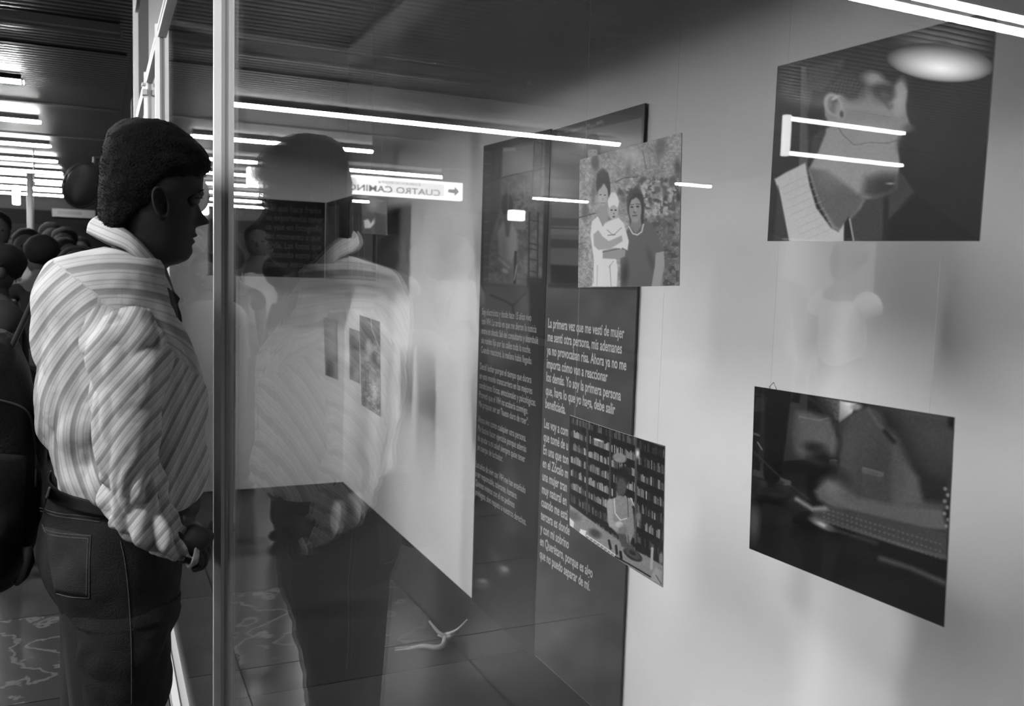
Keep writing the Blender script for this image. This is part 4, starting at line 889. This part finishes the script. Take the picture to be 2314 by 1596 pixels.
# --- collar: a folded band round the neck, points forward
up = [(222, 486, YM), (262, 505, YM-.052), (297, 526, YM-.070), (330, 558, YM-.070), (364, 601, YM-.052), (388, 650, YM-.028)]
lo = [(195, 526, YM), (238, 546, YM-.070), (288, 568, YM-.094), (326, 609, YM-.092), (355, 650, YM-.070), (374, 680, YM-.045)]
U_ = catmull([on(a, b_, 1, c_) for a, b_, c_ in up], 40); L_ = catmull([on(a, b_, 1, c_) for a, b_, c_ in lo], 40)
inn = U_*1.0; nk = np.array([on(300, 600, 1, YM)[0], YM, 0])
v = []; f = []; rows_ = 9
for half in (0, 1):
    base = len(v)
    for i in range(40):
        for k in range(rows_):
            t = k/(rows_-1); bulge = .006*math.sin(PI*t)
            if k == 0: q = U_[i].copy(); q[2] -= .020; q[:2] = q[:2]*.93+np.array((nk[0], YM))*.07
            else:
                t = (k-1)/(rows_-2); q = U_[i]*(1-t)+L_[i]*t; dd = q[:2]-nk[:2]; dd = dd/(np.linalg.norm(dd)+1e-6); q[:2] += dd*.005*math.sin(PI*t); q[2] += .003*math.sin(PI*t)
            if half: q = np.array((q[0], 2*YM-q[1], q[2]))
            v.append(q)
    for i in range(39):
        for k in range(rows_-1):
            a = base+i*rows_+k; q = (a, a+1, a+rows_+1, a+rows_); f.append(q if not half else q[::-1])
cm = pymesh('collar', v, f)
at = cm.attributes.new('stripe', 'FLOAT', 'POINT'); at.data.foreach_set('value', [((k % rows_)/(rows_-1))*1.25+.12 for k in range(len(v))])
co = link('collar', cm, M_shirt, shirt, True); s_ = co.modifiers.new('t', 'SOLIDIFY'); s_.thickness = .0025
# inner collar facing and dark undershirt at the open neck
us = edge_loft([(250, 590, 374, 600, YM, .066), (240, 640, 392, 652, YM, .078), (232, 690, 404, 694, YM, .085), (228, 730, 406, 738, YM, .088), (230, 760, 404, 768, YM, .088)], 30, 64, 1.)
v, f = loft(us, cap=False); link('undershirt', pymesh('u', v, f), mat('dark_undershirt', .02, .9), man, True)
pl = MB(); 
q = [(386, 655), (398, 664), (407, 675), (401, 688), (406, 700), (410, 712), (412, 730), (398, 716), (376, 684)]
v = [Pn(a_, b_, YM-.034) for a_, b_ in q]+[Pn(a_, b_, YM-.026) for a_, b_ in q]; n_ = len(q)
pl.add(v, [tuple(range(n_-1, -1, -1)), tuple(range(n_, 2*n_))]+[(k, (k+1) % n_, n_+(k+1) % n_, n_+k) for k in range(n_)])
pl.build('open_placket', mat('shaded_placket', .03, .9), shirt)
# --- jeans
jt_ = [(118, 1098, 404, 1128, YM, .150), (104, 1122, 408, 1145, YM, .160), (92, 1165, 414, 1180, YM, .172), (80, 1210, 416, 1220, YM, .180), (78, 1250, 414, 1260, YM, .183), (90, 1290, 411, 1300, YM, .183), (112, 1330, 409, 1335, YM, .180), (128, 1352, 404, 1362, YM, .175)]
rings = edge_loft(jt_, 60, 110, .92); v, f = loft(rings, cap=False); hipm = pymesh('hips', v, f)
near = [(118, 1328, 409, 1330, 1.66, .115), (136, 1356, 404, 1362, 1.645, .110), (152, 1392, 397, 1405, 1.635, .108), (163, 1450, 392, 1460, 1.63, .104), (172, 1510, 388, 1520, 1.63, .100), (184, 1590, 377, 1592, 1.63, .096), (196, 1720, 362, 1720, 1.625, .088), (200, 1860, 350, 1860, 1.62, .082), (196, 2060, 336, 2060, 1.62, .078), (190, 2260, 320, 2260, 1.62, .080), (188, 2330, 316, 2330, 1.62, .084)]
farl = [(130, 1328, 390, 1330, 1.79, .10), (146, 1380, 375, 1385, 1.80, .10), (153, 1440, 355, 1440, 1.81, .095), (155, 1510, 335, 1510, 1.815, .09), (152, 1595, 315, 1595, 1.82, .09), (140, 1720, 300, 1720, 1.82, .088), (136, 1860, 285, 1860, 1.82, .082), (130, 2060, 270, 2060, 1.82, .078), (126, 2200, 262, 2200, 1.82, .083)]
ms = [hipm]
for L in (near, farl):
    rr_ = edge_loft(L, 120, 80, .95); v, f = loft(rr_, cap=False); f.append(tuple(range(79, -1, -1))); ms.append(pymesh('leg', v, f))
jm = joined(ms, 'jeans'); jm.update()
displace(jm, lambda p: .0045*ridge(p, 11, (1, 0, .35), 2.6)+.0025*NV(p, 30)+(.004*ridge(Vector(p)+Vector((2, 2, 2)), 20, (1, 0, .2), 2.2) if p[2] < .85 else 0))
jeans = link('jeans', jm, M_jean, man, True)
# stitching, pocket and waistband hug the cloth
from mathutils.bvhtree import BVHTree
bvh = BVHTree.FromPolygons([v_.co for v_ in jm.vertices], [p_.vertices for p_ in jm.polygons])
def hug(px_, py_, out=.001, tree=None):
    v_ = Vector(tuple(_F+_R*(px_-CX)/FPX-_U*(py_-CY)/FPX)).normalized()
    h = (tree or bvh).ray_cast(Vector(tuple(EYE)), v_)
    return (h[0]-v_*out) if h[0] is not None else Vector(tuple(on(px_, py_, 1, YM-.15)))
def hugline(pts, n, out=.001, tree=None):
    P_ = catmull(pts, n); return [hug(a[0], a[1], out, tree) for a in P_]
st_ = MB()
for pts in ([(89, 1148), (130, 1160), (180, 1166), (226, 1172)], [(91, 1155), (130, 1167), (180, 1174), (226, 1180)], [(272, 1222), (282, 1270), (289, 1330), (294, 1400), (297, 1480), (297, 1590)],
            [(95, 1186), (105, 1198), (140, 1206), (205, 1211)], [(97, 1193), (107, 1206), (140, 1213), (200, 1218)], [(205, 1211), (202, 1270), (201, 1352)], [(199, 1218), (196, 1280), (195, 1345)], [(128, 1342), (160, 1350), (201, 1352)]):
    st_.tube(hugline(pts, 26, .0012), .0008, 5)
st_.build('stitching', M_jean2, jeans)
def patch(corners, nu, nv, out, name, m, parent, tree=None):
    tl_, tr_, br_, bl_ = [np.array(c_, float) for c_ in corners]; v = []; f = []
    for j in range(nv+1):
        for i in range(nu+1):
            u_, w__ = i/nu, j/nv; q = (tl_*(1-u_)+tr_*u_)*(1-w__)+(bl_*(1-u_)+br_*u_)*w__; v.append(hug(q[0], q[1], out, tree))
    for j in range(nv):
        for i in range(nu): a = j*(nu+1)+i; f.append((a, a+nu+1, a+nu+2, a+1))
    o_ = link(name, pymesh(name, v, f), m, parent, True); q = o_.modifiers.new('t', 'SOLIDIFY'); q.thickness = .0009; q.offset = 1; return o_
patch([(98, 1190), (205, 1211), (201, 1352), (124, 1338)], 12, 12, .0006, 'back_pocket', mat('denim_pocket', .020, .85, spec=.2, noise_amt=.4, noise_scale=16, bump=.4, bump_scale=420), jeans)
patch([(110, 1100), (136, 1112), (128, 1136), (103, 1126)], 4, 4, .004, 'leather_patch', mat('tan_leather_patch', .13, .7, noise_amt=.3, noise_scale=60), jeans)
# belt
bl_ = edge_loft([(112, 1076, 430, 1112, YM, .156), (106, 1104, 428, 1136, YM, .160)], 6, 90, .92); v, f = loft(bl_, cap=False)
be = link('belt', pymesh('belt', v, f), M_belt, man, True); q = be.modifiers.new('t', 'SOLIDIFY'); q.thickness = .004
patch([(192, 1106), (206, 1108), (202, 1154), (188, 1152)], 2, 6, .010, 'belt_loop', M_jean, jeans)
MB().box(tuple(np.array(on(418, 1130, 1, YM))-np.array((.0, .012, .012))), tuple(np.array(on(418, 1130, 1, YM))+np.array((.006, .03, .012)))).build('buckle', M_alu, be, bevel=.002)
# shoes
for sgn, x in ((-1, on(252, 2330, 1, 1.62)[0]), (1, on(195, 2200, 1, 1.82)[0])):
    y = 1.62 if sgn < 0 else 1.82; sh = []
    for t, hw, ht in ((-.09, .02, .03), (-.085, .034, .07), (-.04, .038, .10), (.02, .040, .095), (.07, .044, .065), (.12, .045, .05), (.16, .038, .042), (.185, .018, .03)):
        sh.append([(x+t, y+hw*math.cos(2*PI*k/24), .004+ht/2+ht/2*math.sin(2*PI*k/24)) for k in range(24)])
    v, f = loft(sh); link('shoe', pymesh('shoe', v, f), M_belt, man, True)
# --- black shoulder bag / backpack on his back
bag = empty('backpack', (-.2, 1.84, .66), 'large soft black backpack hanging behind the man in the striped shirt', 'backpack')
YBG = 1.83
bst = [(-60, 735, 20, 745, YBG, .05), (-105, 770, 50, 775, YBG, .10), (-125, 840, 72, 840, YBG, .13), (-135, 950, 98, 950, YBG, .14), (-140, 1050, 114, 1050, YBG, .145), (-135, 1130, 110, 1140, YBG, .14), (-120, 1210, 90, 1215, YBG, .13), (-95, 1275, 68, 1270, YBG, .115), (-60, 1322, 46, 1305, YBG, .08), (-30, 1332, 20, 1326, YBG, .04)]
rings = edge_loft(bst, 80, 60, .8); v, f = loft(rings); bm_ = pymesh('bag', v, f)
displace(bm_, lambda p: .008*ridge(p, 8, (.3, 0, 1), 2)+.004*NV(p, 22))
bo = link('bag_body', bm_, M_black, bag, True)
tb = BVHTree.FromPolygons([v_.co for v_ in bm_.vertices], [p_.vertices for p_ in bm_.polygons])
zp = MB(); zp.tube(hugline([(-60, 900), (0, 905), (60, 930), (78, 1000), (80, 1100)], 30, .002, tb), .0022, 6); zp.build('zip', mat('dark_zip', .05, .4), bo)
patch([(-60, 1020), (60, 1030), (50, 1230), (-50, 1220)], 10, 12, .012, 'front_pocket', M_strap, bo, tb)
tt = BVHTree.FromPolygons([v_.co for v_ in sm.vertices], [p_.vertices for p_ in sm.polygons])
# strap: from the bag up over the far shoulder
sc = [on(-20, 900, 1, 1.78), on(20, 800, 1, 1.79), on(62, 708, 1, 1.80), on(98, 630, 1, 1.80), on(130, 588, 1, 1.81), on(160, 562, 1, 1.82), on(205, 565, 1, 1.84), on(260, 600, 1, 1.86), on(330, 660, 1, 1.87), on(360, 760, 1, 1.88)]
sc = catmull(sc, 50); v = []; f = []
for i, c_ in enumerate(sc):
    t = sc[min(i+1, 49)]-sc[max(i-1, 0)]; t /= np.linalg.norm(t); sd_ = np.array((0, 1., 0)); nn = np.cross(t, sd_); nn /= np.linalg.norm(nn)
    for a, b_ in ((-.024, -.004), (.024, -.004), (.024, .004), (-.024, .004)): v.append(c_+sd_*a+nn*b_)
for i in range(49):
    for k in range(4): f.append((i*4+k, i*4+(k+1) % 4, (i+1)*4+(k+1) % 4, (i+1)*4+k))
link('shoulder_strap', pymesh('st', v, f), M_strap, bag, True)
MB().tube([on(62, 1235, 1, 1.72), on(66, 1270, 1, 1.72), on(54, 1300, 1, 1.73), on(38, 1318, 1, 1.75)], [.008, .009, .008, .006], 8).build('loose_strap_end', M_strap, bag, True)
# ------------------------------------------------------------------ people in the hall
tones = {}
def tm(g):
    g *= .30; k = round(g, 3)
    if k not in tones: tones[k] = mat('cloth_tone', g, .9, spec=.2, noise_amt=.18, noise_scale=9)
    return tones[k]
def person(x, y, head, h, top, bottom, label, pose=0, skin_g=.09, long_hair=False, group=None, bag_=False):
    s = h/1.72; ca, sa = math.cos(head), math.sin(head)
    def T(p): p = (p[0]*s, p[1]*s, p[2]*s); return (x+p[0]*ca-p[1]*sa, y+p[0]*sa+p[1]*ca, p[2])
    r = empty('person', (x, y, 0), label, 'person', group)
    st = .16 if pose == 1 else .03     # stride
    arms = {0: [(.0, .05, 1.15), (.06, .03, .90)], 1: [(.06, .06, 1.14), (.20, .03, .98)], 2: [(.05, .06, 1.16), (.26, -.03, 1.20)]}[pose]
    P_ = [(0, 0, .95), (0, 0, 1.15), (0, 0, 1.36), (.01, 0, 1.48), (.02, 0, 1.60), (.02, 0, 1.66)]; E_ = [(0, 1), (1, 2), (2, 3), (3, 4), (4, 5)]
    R__ = [.11, .10, .10, .05, .078, .06]
    hands = []
    for g_ in (1, -1):
        a0 = arms[0]; a1 = arms[1]; sw = g_*.10 if pose == 1 else 0
        i = len(P_); P_ += [(0, g_*.12, 1.40), (0, g_*.185, 1.38), (a0[0]+sw*.5, g_*(.20+a0[1]*.3), a0[2]), (a1[0]+sw, g_*(.20+a1[1]), a1[2]), (a1[0]+sw+.03, g_*(.20+a1[1]), a1[2]-.09)]
        E_ += [(2, i), (i, i+1), (i+1, i+2), (i+2, i+3), (i+3, i+4)]; R__ += [.06, .05, .04, .026, .03]
    for g_ in (1, -1):
        i = len(P_); P_ += [(0, g_*.09, .90), (g_*st*.5+.02, g_*.10, .50), (g_*st-.02, g_*.10, .09), (g_*st, g_*.10, .05), (g_*st+.12, g_*.11, .03)]
        E_ += [(0, i), (i, i+1), (i+1, i+2), (i+2, i+3), (i+3, i+4)]; R__ += [.085, .055, .036, .035, .028]
    me = skin('b', [T(p) for p in P_], E_, [q*s for q in R__], 1)
    nose = MB().ellipsoid(T((.112, 0, 1.59)), (.014, .013, .02), 8, 6); nose.ellipsoid(T((.022, 0, 1.60)), (.092*s, .080*s, .115*s), 20, 14)
    for g_ in (1, -1): nose.ellipsoid(T((.10, g_*.032, 1.615)), (.012, .014, .008), 8, 6)
    nose.ellipsoid(T((.100, 0, 1.545)), (.014, .026, .008), 8, 6)
    hd = []
    for g_ in (1, -1):
        hp_ = P_[10 if g_ == 1 else 15]
        for k in range(4): nose.tube([T((hp_[0], hp_[1]+(k-1.5)*.014, hp_[2]-.01)), T((hp_[0]+.015, hp_[1]+(k-1.5)*.016, hp_[2]-.07))], [.009*s, .006*s], 5)
        nose.tube([T((hp_[0]+.01, hp_[1]-g_*.02, hp_[2]+.02)), T((hp_[0]+.04, hp_[1]-g_*.03, hp_[2]-.03))], [.01*s, .007*s], 5)
        nose.ellipsoid(T((.01, g_*.078, 1.60)), (.018, .010, .028), 8, 6)
    me = joined([me, pymesh('n', nose.v, nose.f)], 'body')
    body_ = link('body', me, tones.setdefault('s%.2f' % skin_g, mat('skin_tone', skin_g*.6, .8, spec=.15)), r, True)
    sh_p = [P_[0], P_[1], P_[2], (0, 0, 1.44)]; sh_e = [(0, 1), (1, 2), (2, 3)]; sh_r = [.145, .135, .135, .075]
    for g_ in (1, -1):
        b0 = 6 if g_ == 1 else 11; i = len(sh_p); mid = tuple((np.array(P_[b0+1])+np.array(P_[b0+2]))/2)
        sh_p += [P_[b0], P_[b0+1], mid]; sh_e += [(2, i), (i, i+1), (i+1, i+2)]; sh_r += [.08, .07, .062]
    link('shirt', skin('sh', [T(p) for p in sh_p], sh_e, [q*s for q in sh_r], 2), tm(top), r, True)
    tr_p = [(0, 0, 1.0)]; tr_e = []; tr_r = [.13]
    for g_ in (1, -1):
        b0 = 16 if g_ == 1 else 21; i = len(tr_p); tr_p += [P_[b0], P_[b0+1], P_[b0+2]]; tr_e += [(0, i), (i, i+1), (i+1, i+2)]; tr_r += [.11, .080, .062]
    link('trousers', skin('tr', [T(p) for p in tr_p], tr_e, [q*s for q in tr_r], 2), tm(bottom), r, True)
    sm_ = MB()
    for g_ in (1, -1):
        a = P_[19 if g_ == 1 else 24]; sm_.ellipsoid(T((a[0]+.05, a[1], .042)), (.12*s*abs(ca)+.05*s*abs(sa), .12*s*abs(sa)+.05*s*abs(ca), .042), 14, 8)
    sm_.build('shoes', M_belt, r, True)
    hb = MB().ellipsoid(T((-.022, 0, 1.652)), (.106*s, .096*s, .100*s), 18, 12)
    if long_hair: hb.ellipsoid(T((-.05, 0, 1.52)), (.06*s, .085*s, .14*s), 14, 10)
    hm_ = pymesh('hair', hb.v, hb.f); displace(hm_, lambda p: .006*NV(p, 40)); link('hair', hm_, M_hair, body_, True)
    if bag_:
        q = MB().ellipsoid(T((-.17, 0, 1.18)), (.11*s, .13*s, .2*s), 14, 10).build('person_backpack', M_black, None, True)
        q.name = 'backpack'; tag(q, 'dark backpack on the back of the '+bag_, 'backpack')
    return r
def at_direct(px, Y): return on(px, 620, 1, Y)[0]
def at_mirror(px, Y): return 2*G-on(px, 620, 1, Y)[0]
rd = math.radians
person(at_direct(28, 4.6)-.05, 4.6, rd(200), 1.50, .02, .03, 'person with cropped black hair and dark top, nearest of the crowd at the left edge', 0, .031)
person(at_direct(62, 7.4), 7.4, rd(-90), 1.66, .45, .06, 'person in a light shirt standing in the crowd at the far left', 2, .045)
person(at_direct(95, 5.9), 5.9, rd(100), 1.58, .012, .02, 'person in black with bowed dark head in front of the crowd on the left', 0, .036)
person(at_direct(118, 9.2), 9.2, rd(-80), 1.78, .05, .05, 'taller person in a dark top near the hanging mirror, mid crowd', 1, .045)
person(at_direct(150, 8.0), 8.0, rd(-60), 1.62, .10, .04, 'long-haired person in mid-grey in the crowd beside the mirror', 1, .045, True)
person(at_direct(182, 10.8), 10.8, rd(-90), 1.70, .30, .05, 'person in a pale grey shirt farthest back, just left of the striped shirt', 0, .045)
person(at_direct(15, 12.4), 12.4, rd(-90), 1.74, .20, .05, 'person in grey far back under the dark header on the left', 0, .045)
person(at_direct(140, 12.8), 12.8, rd(-100), 1.70, .03, .03, 'dark-dressed person far back between the others', 0, .040)
person(at_mirror(585, 6.95), 6.95, rd(-80), 1.76, .62, .05, 'walking person in a white shirt mirrored just right of the near post', 1, .056)
person(at_mirror(425, 8.6), 8.6, rd(-95), 1.72, .05, .03, 'dark-shirted walker mirrored between the two posts', 1, .045)
person(at_mirror(470, 5.0), 5.0, rd(-70), 1.50, .18, .06, 'shorter person in a light top mirrored left of the near post', 0, .056, True)
person(at_mirror(600, 9.6), 9.6, rd(-90), 1.70, .25, .05, 'grey-shirted person mirrored behind the white-shirted walker', 0, .045)
person(at_mirror(885, 6.4), 6.4, rd(-100), 1.70, .45, .05, 'person in a light shirt mirrored right behind the striped shirt', 1, .045)
person(at_mirror(950, 7.2), 7.2, rd(-80), 1.66, .12, .06, 'long-haired person in grey mirrored on the white wall', 1, .045, True)
person(at_mirror(1035, 5.2), 5.2, rd(-120), 1.66, .30, .08, 'person in a pale top mirrored beside the dark banner', 2, .045)
person(at_mirror(1738, 4.6), 4.6, rd(-60), 1.74, .03, .03, 'dark-clothed person mirrored between the two right-hand picture columns', 0, .036)
person(at_mirror(1912, 3.9), 3.9, rd(-10), 1.70, 2.9, .02, 'person in a white short-sleeved shirt mirrored between the kissing and sleeping pictures', 0, .015)
# pale display panel across the hall
c = (at_mirror(1860, 5.1), 5.1)
cl = empty('display_panel', (c[0], c[1], 0), 'pale free-standing display panel across the hall, mirrored behind the white-shirted person', 'panel')
MB().box((c[0]-.50, c[1]-.03, .12), (c[0]+.50, c[1]+.03, 1.78)).build('board', M_concrete, cl, bevel=.006)
for x_ in (c[0]-.46, c[0]+.46): MB().box((x_-.025, c[1]-.02, .03), (x_+.025, c[1]+.02, .13)).build('leg', M_alu, cl); MB().box((x_-.03, c[1]-.25, 0), (x_+.03, c[1]+.25, .03)).build('foot', M_alu, cl)
# ------------------------------------------------------------------ lit direction signs
def lit_sign(x0, x1, y, z0, z1, words, sub, arrow, label, emis=2.0, m_in=None):
    o = empty('lit_sign', ((x0+x1)/2, y, z0), label, 'sign')
    MB().box((x0, y, z0), (x1, y+.12, z1)).build('housing', emat('lit_acrylic', emis), o, bevel=.012)
    if words:
        pw = x0+.34*(z1-z0)/.3 if arrow else x0+.05
        pad = MB().box((pw, y-.004, z0+.035), (x1-.05, y-.001, z1-.035)).build('name_panel', emat('dim_acrylic', emis*.42), o)
        H = z1-z0
        place_text('lettering', words, H*.50, ((x1-.12)-(pw+.06))*.56, (pw+.06, y-.006, z0+H*.17), (1, 0, 0), M_house, pad, 1, .002)
        place_text('lettering', sub, H*.20, .62, (pw+.36, y-.006, z0+H*.66), (1, 0, 0), M_house, pad, 1, .000)
        cx_ = (x0+pw)/2; cz = (z0+z1)/2
        ar = MB(); q = [(-.09, 0), (-.01, .075), (-.01, .028), (.09, .028), (.09, -.028), (-.01, -.028), (-.01, -.075)]
        ar.add([(cx_+a, y-.004, cz+b_) for a, b_ in q], [tuple(range(7))]); ar.build('arrow', M_house, o)
    for x in (x0+.3, x1-.3): MB().tube([(x, y+.06, z1-.004), (x, y+.06, ZC)], .012, 8).build('hanger_rod', M_house, o)
    return o
YS = 12.2
m0 = 2*G-on(1046, 430, 1, YS)[0]; m1 = 2*G-on(560, 430, 1, YS)[0]
zt_ = on(900, 403, 1, YS)[2]; zb_ = on(900, 444, 1, YS)[2]
lit_sign(m0, min(m1, -1.15), YS, zb_, zt_, 'CUATRO CAMINOS', 'DIRECCION', True, 'long lit sign reading CUATRO CAMINOS with an arrow, mirrored above the far crowd')
z0_, z1_ = on(40, 462, 1, 16.0)[2], on(40, 420, 1, 16.0)[2]
lit_sign(on(28, 440, 1, 16.)[0], on(44, 440, 1, 16.)[0], 16., z0_, z1_, '', '', False, 'small bright lit box hanging at the far left above the crowd', 8)
ws = on(1170, 498, 1, 14.)
x_ = 2*G-ws[0]; lit_sign(x_-.14, x_+.14, 14., ws[2], on(1170, 512-30, 1, 14.)[2]+.05, '', '', False, 'little lit box mirrored on the dark banner', 6)
# dark header across the hall with its dim strip sign and a pale post
hd_ = MB().box((-9.5, 25.0, on(60, 505, 1, 25)[2]), (G+.6, 25.2, on(60, 473, 1, 25)[2])).build('trim_2', M_dark); tag(hd_, kind='structure')
ss = empty('strip_sign', (-2.4, 24.9, on(150, 490, 1, 24.9)[2]), 'dim long strip sign on the dark header above the crowd', 'sign')
a_ = on(118, 489, 1, 24.9); b__ = on(215, 476, 1, 24.9)
MB().box((a_[0], 24.88, a_[2]), (b__[0], 24.95, b__[2])).build('face', emat('dim_sign_face', .012, 1, .02), ss)
MB().box((a_[0]+.12, 24.875, a_[2]+.06), (b__[0]-.3, 24.88, b__[2]-.05)).build('lettering_band', M_house, ss)
cp = on(69, 500, 1, 20.)
pc = empty('hall_post', (cp[0], 20, 0), 'slim pale round post far back above the crowd at the left', 'post')
MB().tube([(cp[0], 20, .05), (cp[0], 20, ZC)], .06, 16).build('shaft', mat('post_paint', .03, .6), pc, True); MB().tube([(cp[0], 20, 0), (cp[0], 20, .05)], .09, 16).build('base', M_concrete, pc)
# dark back wall behind the crowd
db = MB().box((-9.5, 26.0, 0), (G+.6, 26.1, ZC)).build('wall_crowd_back', M_dark); tag(db, kind='structure')
# ------------------------------------------------------------------ round convex mirror on its bracket
YC_ = 6.2; mc = on(189, 418, 1, YC_); rz = (on(189, 366, 1, YC_)[2]-on(189, 470, 1, YC_)[2])/2
cm_ = empty('convex_mirror', (mc[0], YC_, mc[2]), 'round dark convex mirror on a bracket behind the man, left of his head', 'mirror')
ax = Vector((.62, -.72, -.3)).normalized(); t1 = ax.cross(Vector((0, 0, 1))).normalized(); t2 = t1.cross(ax).normalized()
v = []; f = []; nr, na = 10, 40
for i in range(nr+1):
    r_ = rz*math.sin(i/nr*PI/2); dpt = rz*.32*math.cos(i/nr*PI/2)
    for k in range(na): q = 2*PI*k/na; v.append(Vector(mc)+t1*r_*math.cos(q)+t2*r_*math.sin(q)+ax*dpt)
for i in range(nr):
    for k in range(na): f.append((i*na+k, i*na+(k+1) % na, (i+1)*na+(k+1) % na, (i+1)*na+k))
link('mirror_dome', pymesh('dome', v, f), mat('dark_mirror', .04, .3, .5, noise_amt=.3, noise_scale=8), cm_, True)
rm = MB(); rg = [Vector(mc)+t1*rz*math.cos(2*PI*k/40)+t2*rz*math.sin(2*PI*k/40) for k in range(41)]; rm.tube(rg, .010, 8); rm.build('rim', M_house, cm_, True)
v = [Vector(mc)-ax*.03]+[Vector(mc)+t1*rz*.98*math.cos(2*PI*k/40)+t2*rz*.98*math.sin(2*PI*k/40) for k in range(40)]
link('back_shell', pymesh('bs', v, [(0, 1+k, 1+(k+1) % 40) for k in range(40)]), M_house, cm_)
pp = on(262, 380, 1, YC_)
MB().tube([Vector(mc)-ax*.03, tuple(on(213, 405, 1, YC_)), tuple(on(213, 358, 1, YC_)), tuple(on(262, 356, 1, YC_))], .014, 8).build('bracket_arm', M_house, cm_)
MB().tube([(pp[0], YC_, 0), (pp[0], YC_, on(262, 352, 1, YC_)[2])], .03, 12).build('pole', M_house, cm_)
# loudspeaker hung from the ceiling past the last post
sp0 = on(298, 285, 1, 7.0); sp1 = on(331, 222, 1, 7.0)
lo_ = empty('loudspeaker', ((sp0[0]+sp1[0])/2, 7.1, sp0[2]), 'black loudspeaker hung from the ceiling directly behind the far post', 'speaker')
MB().box((sp0[0], 7.0, sp0[2]), (sp1[0], 7.2, sp1[2])).build('cabinet', M_black, lo_, bevel=.012)
MB().box((sp0[0]+.015, 6.992, sp0[2]+.02), (sp1[0]-.015, 7.0, sp1[2]-.02)).build('grille', M_house, lo_)
xm = (sp0[0]+sp1[0])/2; MB().tube([(xm, 7.1, sp1[2]-.01), (xm, 7.1, ZC)], .008, 8).build('hanger_rod', M_house, lo_)
